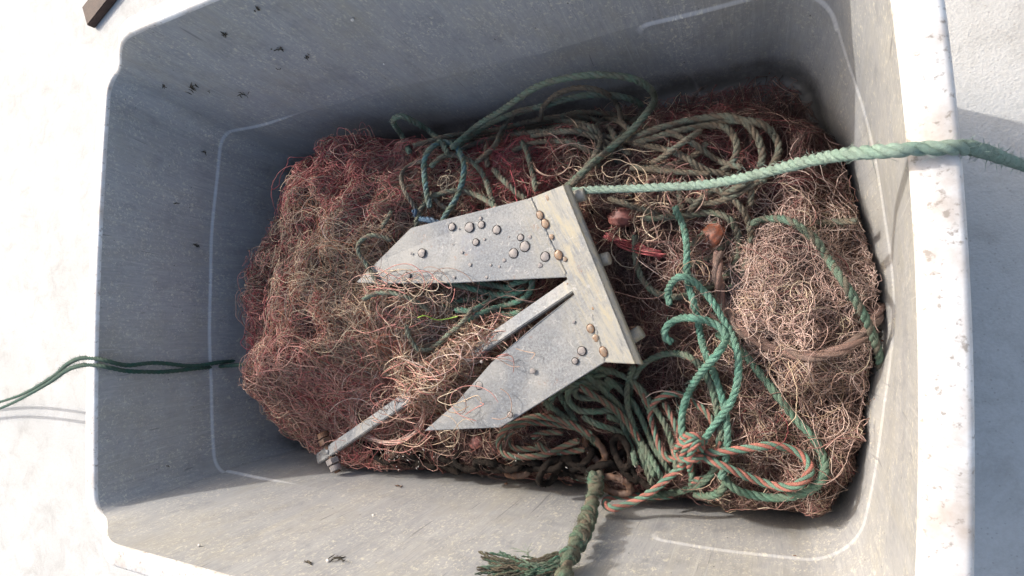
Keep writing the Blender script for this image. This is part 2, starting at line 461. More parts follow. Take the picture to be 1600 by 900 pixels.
# ground
bm = bmesh.new()
for q in ((-12, -12), (12, -12), (12, 12), (-12, 12)): bm.verts.new((q[0], q[1], -.024))
bm.faces.new(bm.verts); g = mesh_bm('ground', bm, M_GND); tag(g, kind='structure')

# ---------------------------------------------------------------- net heap height field
OUTLINE = [(620, 212, .14), (560, 202, .17), (508, 218, .19), (468, 262, .21), (415, 318, .22), (386, 372, .24), (368, 430, .24), (370, 520, .24),
           (388, 600, .23), (420, 655, .20), (475, 690, .14), (560, 722, .05), (640, 728, .03), (760, 735, .02), (900, 745, .02), (1040, 770, .02),
           (1180, 778, .02), (1290, 780, .02), (1340, 735, .06), (1378, 650, .10), (1400, 560, .10), (1400, 470, .10), (1382, 380, .10),
           (1350, 320, .10), (1332, 250, .08), (1290, 205, .08), (1220, 172, .10), (1130, 150, .12), (1050, 160, .12), (1000, 180, .10),
           (900, 190, .08), (800, 205, .08), (700, 222, .08)]
OL = np.array([at(*p)[:2] for p in OUTLINE])
GX = np.linspace(-1.5, .2, 520); GY = np.linspace(-.45, .65, 340)
XX, YY = np.meshgrid(GX, GY, indexing='ij')

def poly_sd(X, Y, P):
    d = np.full(X.shape, 1e9); s = np.zeros(X.shape, bool); n = len(P)
    for i in range(n):
        a, b = P[i], P[(i + 1) % n]; e = b - a
        t = np.clip(((X - a[0]) * e[0] + (Y - a[1]) * e[1]) / (e @ e), 0, 1)
        d = np.minimum(d, np.hypot(X - a[0] - t * e[0], Y - a[1] - t * e[1]))
        c = ((a[1] > Y) != (b[1] > Y)) & (X < (b[0] - a[0]) * (Y - a[1]) / (b[1] - a[1] + 1e-12) + a[0])
        s ^= c
    return np.where(s, d, -d)

def vnoise(X, Y, f, seed):
    r = np.random.default_rng(seed); G = r.random((64, 64))
    x = X * f + 20; y = Y * f + 20; xi = np.floor(x).astype(int); yi = np.floor(y).astype(int)
    fx = x - xi; fy = y - yi; fx = fx * fx * (3 - 2 * fx); fy = fy * fy * (3 - 2 * fy)
    g = lambda i, j: G[i % 64, j % 64]
    return (g(xi, yi) * (1 - fx) * (1 - fy) + g(xi + 1, yi) * fx * (1 - fy) + g(xi, yi + 1) * (1 - fx) * fy + g(xi + 1, yi + 1) * fx * fy) - .5

SDO = poly_sd(XX, YY, OL)
def gs(x, y, z, sx, sy=None):
    c = at(x, y, z); sy = sy or sx
    return np.exp(-((XX - c[0]) / sx) ** 2 - ((YY - c[1]) / sy) ** 2)
H = .165 + .135 * gs(500, 470, .28, .27, .30) + .04 * gs(470, 600, .22, .12) - .045 * gs(760, 260, .12, .22, .10) \
    + .05 * gs(530, 270, .22, .16, .12) + .055 * gs(1235, 465, .24, .14, .16) - .03 * gs(1250, 250, .12, .2, .12) - .04 * gs(950, 690, .12, .16, .10) \
    - .05 * gs(720, 690, .1, .2, .09) - .03 * gs(930, 200, .12, .2, .12) - .03 * gs(1150, 380, .16, .05, .05)
H += .055 * vnoise(XX, YY, 7, 1) + .050 * vnoise(XX, YY, 16, 2) + .042 * vnoise(XX, YY, 34, 3) + .012 * vnoise(XX, YY, 70, 4)
edge = np.clip(SDO / np.where((XX > -.15) | (XX < -1.1) | ((XX < -.72) & (YY > .15)), .04, .085), 0, 1); H = H * np.sqrt(np.clip(1 - (1 - edge) ** 2, 0, 1))
# slope down to the chain along the near wall
H = np.where(SDO > 0, H, 0)

ANCH_Z = .285
POLY_ANCH = [(553, 442), (587, 408), (640, 355), (883, 284), (1005, 572), (945, 572), (785, 672), (662, 676), (760, 565), (800, 500), (720, 447)]
PA = np.array([at(x, y, ANCH_Z)[:2] for x, y in POLY_ANCH])
sa = poly_sd(XX, YY, PA)
H = np.minimum(H, .238 + .9 * np.clip(-sa - .012, 0, 1))
PS = np.array([at(x, y, .16)[:2] for x, y in [(470, 700), (520, 752), (660, 668), (620, 606), (560, 640)]])
H = np.minimum(H, .128 + 1.2 * np.clip(-poly_sd(XX, YY, PS) - .004, 0, 1))
PC = np.array([at(x, y, .24)[:2] for x, y in [(650, 570), (745, 512), (800, 492), (775, 535), (690, 622), (640, 640)]])
H = np.maximum(H, .236 * sstep(poly_sd(XX, YY, PC), -.035, .008) + .012 * vnoise(XX, YY, 30, 9))
H = np.maximum(H, 0) * (SDO > 0)

def hgt(x, y):
    x = np.asarray(x, float); y = np.asarray(y, float)
    fx = np.clip((x - GX[0]) / (GX[1] - GX[0]), 0, len(GX) - 1.001); fy = np.clip((y - GY[0]) / (GY[1] - GY[0]), 0, len(GY) - 1.001)
    i = fx.astype(int); j = fy.astype(int); a = fx - i; b = fy - j
    return H[i, j] * (1 - a) * (1 - b) + H[i + 1, j] * a * (1 - b) + H[i, j + 1] * (1 - a) * b + H[i + 1, j + 1] * a * b

def surf(x, y, off=.008):
    """first point along the camera ray that touches the heap or a tub wall, lifted by off"""
    r = rays((x, y))[0]; t = np.linspace(.45, 1.30, 900)[:, None]
    P = np.array([0, 0, CAM_Z]) + r * t
    hit = (P[:, 2] < hgt(P[:, 0], P[:, 1]) + off) | ~inside(P, off + .012) & (P[:, 2] < .58) | (P[:, 2] < off)
    k = int(np.argmax(hit)) if hit.any() else len(P) - 1
    return P[max(k - 1, 0)]

# ---------------------------------------------------------------- tubes
def frames(P):
    T = np.gradient(P, axis=0); T /= np.linalg.norm(T, axis=1)[:, None] + 1e-12
    N_ = np.zeros_like(P); v = np.cross(T[0], [0, 0, 1.0])
    if np.linalg.norm(v) < .1: v = np.cross(T[0], [0, 1.0, 0])
    v /= np.linalg.norm(v)
    for i in range(len(P)):
        v = v - T[i] * (v @ T[i]); v /= np.linalg.norm(v) + 1e-12; N_[i] = v
    return T, N_, np.cross(T, N_)

def resample(W, ds, iters=2):
    W = np.asarray(W, float)
    Q = np.vstack([2 * W[0] - W[1], W, 2 * W[-1] - W[-2]]); out = []
    for i in range(1, len(Q) - 2):
        p0, p1, p2, p3 = Q[i - 1:i + 3]; t = np.linspace(0, 1, 24, endpoint=False)[:, None]
        out.append(.5 * (2 * p1 + (p2 - p0) * t + (2 * p0 - 5 * p1 + 4 * p2 - p3) * t ** 2 + (3 * p1 - p0 - 3 * p2 + p3) * t ** 3))
    out.append(W[-1:]); P = np.concatenate(out)
    s = np.concatenate([[0], np.cumsum(np.linalg.norm(np.diff(P, axis=0), axis=1))])
    n = max(int(s[-1] / ds), 4); q = np.linspace(0, s[-1], n)
    return np.stack([np.interp(q, s, P[:, k]) for k in range(3)], 1), q

def smooth_path(P, it):
    P = P.copy()
    for _ in range(it): P[1:-1] = .25 * P[:-2] + .5 * P[1:-1] + .25 * P[2:]
    return P

def tube_arrays(P, rad, sides, cap=True):
    T, A, B = frames(P); n = len(P); rad = np.broadcast_to(rad, (n,)).copy()
    if cap: rad[0] *= .25; rad[-1] *= .25
    th = np.arange(sides) * 2 * np.pi / sides
    V = P[:, None] + rad[:, None, None] * (np.cos(th)[None, :, None] * A[:, None] + np.sin(th)[None, :, None] * B[:, None])
    i = np.arange(n - 1)[:, None] * sides; k = np.arange(sides)[None]; k2 = (k + 1) % sides
    F = np.stack([i + k, i + k2, i + sides + k2, i + sides + k], -1).reshape(-1, 4)
    return V.reshape(-1, 3), F, th

def rope_arrays(path, R, cols, dirt=.5, pitch=6.2, lay=None, ds=None, sides=7, phase=0, fuzz=1.0, taper=None):
    P, s = path; T, A, B = frames(P); ns = lay or len(cols); n = len(P)
    Vs, Fs, Cs, Fb, Ws = [], [], [], [], []; off = 0
    b = R * (.46 if ns == 3 else .56); a = R * (.57 if ns == 3 else .47)
    wob = 1 + .05 * np.sin(s * 61 + phase) + .04 * np.sin(s * 143 + 2 * phase)
    env = np.ones(n) if taper is None else taper(s / s[-1])
    for k in range(ns):
        ph = 2 * np.pi * k / ns + 2 * np.pi * s / (pitch * R) + phase + .25 * np.sin(s * 17 + phase)
        C = P + (b * wob * env)[:, None] * (np.cos(ph)[:, None] * A + np.sin(ph)[:, None] * B)
        V, F, th = tube_arrays(C, a * env * (1 + .06 * np.sin(s * 90 + k)), sides)
        Vs.append(V); Fs.append(F + off); off += len(V)
        c = np.array(cols[k % len(cols)]); Cs.append(np.tile(c, (len(V), 1)))
        tt = np.tile(th, n) + np.repeat(ph, sides); ss = np.repeat(s, sides) / R
        Fb.append(np.column_stack([np.cos(tt) + 4 * k, np.sin(tt) + 3 * k, ss])); Ws.append(np.full(len(V), dirt))
    # loose fibres standing off the lay
    nf = int(s[-1] / .0022 * fuzz)
    if nf:
        ii = rng.integers(1, n - 1, nf); th = rng.random(nf) * 2 * np.pi
        o = np.cos(th)[:, None] * A[ii] + np.sin(th)[:, None] * B[ii]
        p0 = P[ii] + o * R * .95; sg = rng.choice([-1, 1], nf)[:, None]
        d = T[ii] * sg * rng.uniform(.4, 1.6, nf)[:, None] + o * rng.uniform(.1, .9, nf)[:, None] + rng.normal(0, .3, (nf, 3))
        L = rng.uniform(.002, .011, nf)[:, None]; q = p0 + d * L * .5 + rng.normal(0, .0006, (nf, 3)); e = p0 + d * L + rng.normal(0, .0012, (nf, 3))
        wd = np.cross(T[ii], o) * .00028; w2 = o * .00028
        V = np.stack([p0 - wd, p0 + wd, p0 + w2, q - wd, q + wd, q + w2, e, e + wd * .3, e + w2 * .3], 1).reshape(-1, 3)
        base = (np.arange(nf) * 9)[:, None, None]
        f = np.array([[0, 1, 4, 3], [1, 2, 5, 4], [2, 0, 3, 5], [3, 4, 7, 6], [4, 5, 8, 7], [5, 3, 6, 8]])[None]
        Vs.append(V); Fs.append((base + f).reshape(-1, 4) + off); off += len(V)
        cc = np.array(cols)[rng.integers(0, len(cols), nf)] * .8 + .12
        Cs.append(np.repeat(cc, 9, 0)); Fb.append(np.zeros((len(V), 3))); Ws.append(np.full(len(V), dirt * .6))
    return np.concatenate(Vs), np.concatenate(Fs), np.concatenate(Cs), np.concatenate(Fb), np.concatenate(Ws)

def join(parts):
    Vs, Fs, Cs, Bs, Ws = [], [], [], [], []; off = 0
    for V, F, C, B, W in parts:
        Vs.append(V); Fs.append(F + off); Cs.append(C); Bs.append(B); Ws.append(W); off += len(V)
    return [np.concatenate(x) for x in (Vs, Fs, Cs, Bs, Ws)]

def wpath(pts, off, ds=.0032, sm=None):
    """pts: (x, y) or (x, y, extra) -> heap surface + off + extra ; (x, y, 'z', z) absolute height"""
    W = []
    for p in pts:
        if len(p) == 4: W.append(at(p[0], p[1], p[3]))
        else: W.append(surf(p[0], p[1], off + (p[2] if len(p) > 2 else 0)))
    P, s = resample(W, ds); P = smooth_path(P, 10 if sm is None else sm)
    s = np.concatenate([[0], np.cumsum(np.linalg.norm(np.diff(P, axis=0), axis=1))])
    return P, s

MINT = (.42, .60, .50); MINT2 = (.36, .54, .44)
TEAL = (.16, .38, .295); TEAL2 = (.20, .43, .34); TEAL3 = (.13, .33, .255)
SAGE = (.23, .30, .235); SAGE2 = (.195, .25, .20); OLIVE = (.22, .215, .17)
GREEN = (.17, .36, .27); CORAL = (.62, .24, .19); CORAL2 = (.56, .21, .165)
BROWN = (.24, .20, .15); BROWN2 = (.20, .165, .125)
DKG = (.03, .12, .09); BLUE = (.07, .17, .30)

def rope(name, label, paths, R, cols, off=.02, dirt=.5, group=None, cat='rope', pitch=6.2, fuzz=1.0, sm=None):
    parts = []
    for i, p in enumerate(paths):
        o = off
        if isinstance(p, tuple): p, o = p
        path = wpath(p, o, sm=sm)
        parts.append(rope_arrays(path, R, cols, dirt, pitch, phase=random.random() * 6, fuzz=fuzz))
    V, F, C, B, W = join(parts)
    o = mesh_np(name, V, F, M_ROPE, None, col=C, vec=B, wear=W)
    return tag(o, label, cat, group)

# ---------------------------------------------------------------- nets: matted bulk under thousands of threads
def bulk(name, mask, drop, mat, parent):
    ii, jj = np.where(mask); idx = -np.ones(mask.shape, int); idx[mask] = np.arange(mask.sum())
    V = np.column_stack([XX[mask], YY[mask], np.maximum(H[mask] - drop, .001)])
    a = idx[:-1, :-1]; b = idx[1:, :-1]; c = idx[1:, 1:]; d = idx[:-1, 1:]
    ok = (a >= 0) & (b >= 0) & (c >= 0) & (d >= 0)
    F = np.column_stack([a[ok], b[ok], c[ok], d[ok]])
    return mesh_np(name, V, F, mat, parent)

def threads(seedxy, heading, kappa, color, length, steps, base_off, spread, rad, kstd=26, kdecay=.9, lift=None, sides=3):
    """vectorised random curling threads that follow the heap. returns V, F, C"""
    n = len(seedxy); ds = (length / steps)[:, None] if np.ndim(length) else np.full((n, 1), length / steps)
    xy = seedxy.copy(); th = heading.copy(); k = kappa.copy(); P = np.zeros((n, steps, 3)); zo = rng.uniform(0, 1, n); vz = np.zeros(n)
    o0 = base_off - .010 + (spread + .010) * rng.random(n) ** 1.3
    o0 += np.where(rng.random(n) < .07, rng.exponential(.012, n), 0)
    amp = rng.uniform(.3, 1, n) * spread * .8
    f1 = rng.uniform(4, 12, n); p1 = rng.random(n) * 6.3
    for t in range(steps):
        o = o0 + amp * np.sin(f1 * t / steps + p1) * .6
        z = hgt(xy[:, 0], xy[:, 1]) + np.maximum(o, -.004)
        P[:, t, 0] = xy[:, 0]; P[:, t, 1] = xy[:, 1]; P[:, t, 2] = np.maximum(z, .003)
        k = kappa + (k - kappa) * kdecay + rng.normal(0, kstd, n)
        th = th + k * ds[:, 0]
        xy = xy + np.stack([np.cos(th), np.sin(th)], 1) * ds
        # stay over the heap: pull back
        zc = np.maximum(P[:, t, 2], .02)
        out = ~inside(np.column_stack([xy, zc]), .012)
        xy[out] = P[out, t, :2]; th[out] += 1.9
    # smooth heights so that threads bridge hollows
    for _ in range(2):
        P[:, 1:-1, 2] = np.maximum(.25 * P[:, :-2, 2] + .5 * P[:, 1:-1, 2] + .25 * P[:, 2:, 2], P[:, 1:-1, 2] - .004)
    P += rng.normal(0, .0006, P.shape)
    T = np.gradient(P, axis=1); T /= np.linalg.norm(T, axis=2)[..., None] + 1e-9
    up = np.array([.1, .2, 1.0]); A = np.cross(T, up); A /= np.linalg.norm(A, axis=2)[..., None] + 1e-9; B = np.cross(T, A)
    a = np.arange(sides) * 2 * np.pi / sides + .5
    rr = np.asarray(rad)[:, None, None, None] if np.ndim(rad) else rad
    V = P[:, :, None] + rr * (np.cos(a)[None, None, :, None] * A[:, :, None] + np.sin(a)[None, None, :, None] * B[:, :, None])
    V = V.reshape(-1, 3)
    base = (np.arange(n) * steps * sides)[:, None, None] + (np.arange(steps - 1) * sides)[None, :, None]
    q = np.arange(sides)[None, None]; q2 = (q + 1) % sides
    F = np.stack([base + q, base + q2, base + sides + q2, base + sides + q], -1).reshape(-1, 4)
    # patches where the net is siltier or cleaner
    sx, sy = seedxy[:, 0], seedxy[:, 1]
    tone = 1 + .75 * vnoise(sx, sy, 11, 21) + .45 * vnoise(sx, sy, 27, 22)
    color = color * np.clip(tone, .45, 1.5)[:, None]
    C = np.repeat(color, steps * sides, 0)
    return V, F, C

def seeds(poly_px, n, z=.22, mask_sd=.0):
    """uniform random points over the heap inside a pixel polygon"""
    P = np.array([at(p[0], p[1], p[2] if len(p) > 2 else z)[:2] for p in poly_px])
    sd_ = poly_sd(XX, YY, P); ok = (sd_ > 0) & (SDO > mask_sd)
    ii = np.argwhere(ok); c = ii[rng.integers(0, len(ii), n)]
    return np.column_stack([GX[c[:, 0]], GY[c[:, 1]]]) + rng.uniform(-.002, .002, (n, 2))

PAL = {
    'tan': [(.58, .46, .33), (.50, .38, .27), (.66, .55, .41), (.40, .29, .20), (.54, .38, .29)],
    'red': [(.46, .12, .12), (.52, .17, .16), (.38, .08, .095), (.54, .24, .21), (.42, .16, .14)],
    'pink': [(.62, .30, .26), (.56, .23, .20), (.66, .40, .33), (.54, .34, .26)],
    'rust': [(.42, .17, .10), (.46, .22, .13), (.35, .15, .10)],
    'dark': [(.13, .078, .066), (.18, .095, .083), (.10, .064, .055), (.21, .13, .105), (.16, .062, .062)],
    'maroon': [(.22, .055, .06), (.27, .08, .08), (.17, .05, .052), (.22, .11, .09)],
    'pale': [(.62, .47, .41), (.53, .38, .335), (.70, .56, .49), (.45, .30, .265)],
    'brown': [(.31, .205, .165), (.23, .145, .12), (.40, .28, .225), (.30, .155, .135)],
}
def cols(mixw, n):
    names = list(mixw); pr = np.array([mixw[k] for k in names], float); pr /= pr.sum()
    pick = rng.choice(len(names), n, p=pr); out = np.zeros((n, 3))
    for i, nm in enumerate(names):
        m_ = pick == i; pal = np.array(PAL[nm]); out[m_] = pal[rng.integers(0, len(pal), m_.sum())]
    return out * rng.uniform(.72, 1.15, (n, 1))

def net_region(poly, n, mixw, base=.0, spread=.018, length=(.10, .28), rad=(.0006, .0011), kstd=20, curl=16, clusters=None, steps=20, flow=None, z=.22, msd=.0):
    n = int(n * 1.12); kstd *= .62; curl *= 1.5; rad = (rad[0] * .88, rad[1] * .86)
    s = seeds(poly, n, z, msd); h = rng.random(n) * 2 * np.pi; kap = rng.normal(0, curl, n); c = cols(mixw, n)
    if clusters:
        cc = seeds(poly, clusters, z, msd); ch = rng.random(clusters) * 6.28; ck = rng.normal(0, curl * .9, clusters); ccol = cols(mixw, clusters)
        m_ = rng.random(n) < .62; q = rng.integers(0, clusters, n)
        s[m_] = (cc[q] + rng.normal(0, .010, (n, 2)))[m_]; h[m_] = (ch[q] + rng.normal(0, .28, n))[m_]
        kap[m_] = (ck[q] + rng.normal(0, 4, n))[m_]; c[m_] = (ccol[q] * rng.uniform(.75, 1.2, (n, 1)))[m_]
    if flow is not None:
        ctr, w_ = flow; m_ = rng.random(n) < w_
        v = s - ctr; h[m_] = (np.arctan2(v[:, 1], v[:, 0]) + np.pi / 2 + rng.normal(0, .35, n))[m_]
        kap[m_] = (1 / np.maximum(np.hypot(v[:, 0], v[:, 1]), .03))[m_]
    L = rng.uniform(length[0], length[1], n)
    return threads(s, h, kap, c, L, steps, base, spread, rng.uniform(rad[0], rad[1], n), kstd)

def nets():
    xsplit = at(820, 450, .2)[0]
    near = SDO > -.004
    mL = near & (XX < xsplit + .02); mR = near & (XX > xsplit)
    L = empty('fishing_net', tuple(at(520, 450, .0)))
    tag(L, 'big heap of tan and reddish fishing net filling the left end of tub', 'fishing net')
    bulk('matted_netting', mL, .017, M_BULK_L, L)
    Rr = empty('fishing_net', tuple(at(1150, 500, .0)))
    tag(Rr, 'dark reddish brown fishing net packed into the right half of tub', 'fishing net')
    bulk('matted_netting', mR, .015, M_BULK_R, Rr)
    def put(parts, parent, name='net_twine'):
        V = []; F = []; C = []; off = 0
        for v, f, c in parts: V.append(v); F.append(f + off); C.append(c); off += len(v)
        V, F, C = map(np.concatenate, (V, F, C))
        o = mesh_np(name, V, F, M_TWINE, parent, col=C); o['kind'] = 'stuff'; return o
    left = [(350, 180, .2), (840, 190, .12), (830, 470, .2), (780, 560, .2), (640, 690, .14), (640, 760, .02), (350, 760, .05)]
    P = []
    P.append(net_region(left, 5200, {'tan': 8, 'brown': 4, 'red': 2, 'pink': 2, 'dark': 2}, clusters=330, curl=22, kstd=26))
    P.append(net_region([(560, 200, .2), (380, 330, .22), (370, 560, .22), (470, 560, .25), (520, 330, .25), (640, 240, .2)], 1500, {'red': 4, 'pink': 3, 'tan': 3}, clusters=90, spread=.022, curl=18))
    P.append(net_region([(385, 520, .22), (385, 690, .15), (520, 720, .1), (620, 640, .2), (560, 560, .25)], 1500, {'pink': 6, 'red': 2, 'tan': 2}, clusters=70, base=.004, spread=.034, curl=18, length=(.15, .4), rad=(.0006, .001)))
    P.append(net_region([(500, 300, .25), (500, 560, .25), (760, 640, .22), (780, 480, .22), (580, 400, .25)], 1500, {'tan': 6, 'pink': 2, 'pale': 1, 'rust': 2}, clusters=90, spread=.03, curl=14, length=(.18, .45), rad=(.0006, .001)))
    P.append(net_region([(420, 280, .22), (600, 240, .2), (640, 360, .22), (450, 420, .25)], 700, {'tan': 5, 'brown': 3, 'red': 2}, clusters=50, spread=.025, curl=18))
    P.append(net_region([(730, 205, .12), (830, 195, .12), (850, 300, .18), (740, 290, .2)], 900, {'maroon': 1, 'red': 7}, spread=.018, clusters=16, curl=6, length=(.08, .2)))
    P.append(net_region([(520, 205, .2), (640, 225, .2), (620, 300, .2), (500, 290, .2)], 900, {'red': 6, 'pink': 3}, base=.004, spread=.024, clusters=30, curl=12))
    put(P, L)
    right = [(800, 185, .10), (1020, 140, .10), (1420, 140, .1), (1420, 800, .02), (640, 760, .02), (640, 690, .14), (830, 640, .16), (830, 470, .2)]
    P = []
    P.append(net_region(right, 6800, {'dark': 6, 'brown': 4, 'maroon': 2}, clusters=330, curl=18, spread=.014, kstd=30, length=(.07, .24), rad=(.0005, .0008)))
    P.append(net_region([(1010, 150, .1), (1300, 150, .1), (1350, 340, .14), (1180, 330, .16), (1000, 300, .16)], 1500, {'dark': 5, 'maroon': 3, 'brown': 2}, clusters=60, curl=10, spread=.014, length=(.08, .26), rad=(.0005, .0008)))
    P.append(net_region([(840, 220, .14), (1000, 200, .12), (1080, 330, .18), (960, 330, .2)], 500, {'brown': 5, 'tan': 2}, clusters=30, curl=12, spread=.022, rad=(.0007, .0011)))
    P.append(net_region([(1130, 560, .16), (1380, 560, .16), (1340, 780, .05), (1120, 780, .05)], 1500, {'brown': 6, 'pale': 1, 'tan': 2, 'dark': 2}, clusters=80, curl=16, spread=.018, length=(.06, .2)))
    P.append(net_region([(1090, 320, .16), (1395, 320, .14), (1395, 700, .1), (1100, 640, .14)], 500, {'pale': 4, 'tan': 2, 'brown': 3}, base=.004, spread=.020, curl=28, length=(.1, .3)))
    P.append(net_region([(1060, 225, .14), (1140, 240, .14), (1130, 275, .16), (1050, 262, .16)], 260, {'red': 5, 'maroon': 2}, clusters=10, spread=.014, curl=8, length=(.06, .16)))
    P.append(net_region([(950, 420, .2), (1090, 420, .2), (1080, 540, .2), (1000, 560, .2)], 700, {'brown': 6, 'dark': 3}, clusters=30, curl=10, spread=.014))
    P.append(net_region([(640, 660, .15), (860, 640, .12), (820, 725, .05), (620, 725, .05)], 500, {'dark': 4, 'brown': 5}, clusters=30, curl=22, spread=.012, length=(.05, .15), rad=(.0005, .0008)))
    put(P, Rr)
    # pale balled-up net
    ball = empty('fishing_net', tuple(at(1240, 470, .1)))
    tag(ball, 'pale pinkish balled-up net of loose curling twine inside the thick brown line', 'fishing net')
    c = at(1238, 455, .26)[:2]
    P = []
    poly = [(1160, 360, .22), (1230, 340, .22), (1310, 370, .22), (1370, 450, .2), (1375, 560, .18), (1320, 620, .16), (1230, 600, .2), (1150, 520, .22), (1140, 430, .22)]
    P.append(net_region(poly, 1300, {'pale': 2, 'brown': 6, 'dark': 1}, spread=.022, curl=24, kstd=26, length=(.12, .3), flow=(c, .4)))
    P.append(net_region(poly[:-1], 760, {'pale': 7, 'tan': 1}, base=.010, spread=.024, curl=30, kstd=24, length=(.14, .42), steps=36, rad=(.0006, .0009), flow=(c, .35)))
    put(P, ball)
nets()

# ---------------------------------------------------------------- anchor
def prism(top, bot):
    bm = bmesh.new(); a = [bm.verts.new(p) for p in top]; b = [bm.verts.new(p) for p in bot]; n = len(a)
    bm.faces.new(a); bm.faces.new(b[::-1])
    for i in range(n): bm.faces.new((a[i], b[i], b[(i + 1) % n], a[(i + 1) % n]))
    bmesh.ops.recalc_face_normals(bm, faces=bm.faces[:])
    bmesh.ops.bevel(bm, geom=bm.edges[:], offset=.0011, segments=2, affect='EDGES', clamp_overlap=True)
    return bm

def plate(name, pts, th, parent, mat=None):
    T = [at(*p) for p in pts]; B = [p - np.array([0, 0, th]) for p in T]
    return mesh_bm(name, prism([tuple(p) for p in T], [tuple(p) for p in B]), mat or M_ZINC, parent)

def bar(a, b, w_, h_, up=(0, 0, 1)):
    a = np.array(a); b = np.array(b); t = (b - a) / np.linalg.norm(b - a); s = np.cross(t, up); s /= np.linalg.norm(s); u = np.cross(s, t)
    f = lambda p: [tuple(p + s * i * w_ + u * j * h_) for i, j in ((-1, -1), (1, -1), (1, 1), (-1, 1))]
    bm = bmesh.new(); A = [bm.verts.new(q) for q in f(a)]; B = [bm.verts.new(q) for q in f(b)]
    bm.faces.new(A); bm.faces.new(B[::-1])
    for i in range(4): bm.faces.new((A[i], B[i], B[(i + 1) % 4], A[(i + 1) % 4]))
    bmesh.ops.recalc_face_normals(bm, faces=bm.faces[:])
    bmesh.ops.bevel(bm, geom=bm.edges[:], offset=min(w_, h_) * .28, segments=3, affect='EDGES', clamp_overlap=True)
    return bm

def cyl(a, b, r, seg=20):
    a = np.array(a); b = np.array(b); t = (b - a) / np.linalg.norm(b - a)
    v = np.cross(t, (0, 0, 1)); v /= np.linalg.norm(v); u = np.cross(v, t)
    bm = bmesh.new(); rings = []
    for p, q in ((a, r * .85), (a + t * .0015, r), (b - t * .0015, r), (b, r * .85)):
        rings.append([bm.verts.new(tuple(p + (v * math.cos(k * 2 * math.pi / seg) + u * math.sin(k * 2 * math.pi / seg)) * q)) for k in range(seg)])
    for i in range(3):
        for k in range(seg): bm.faces.new((rings[i][k], rings[i][(k + 1) % seg], rings[i + 1][(k + 1) % seg], rings[i + 1][k]))
    bm.faces.new(rings[0][::-1]); bm.faces.new(rings[3])
    bmesh.ops.recalc_face_normals(bm, faces=bm.faces[:])
    return bm

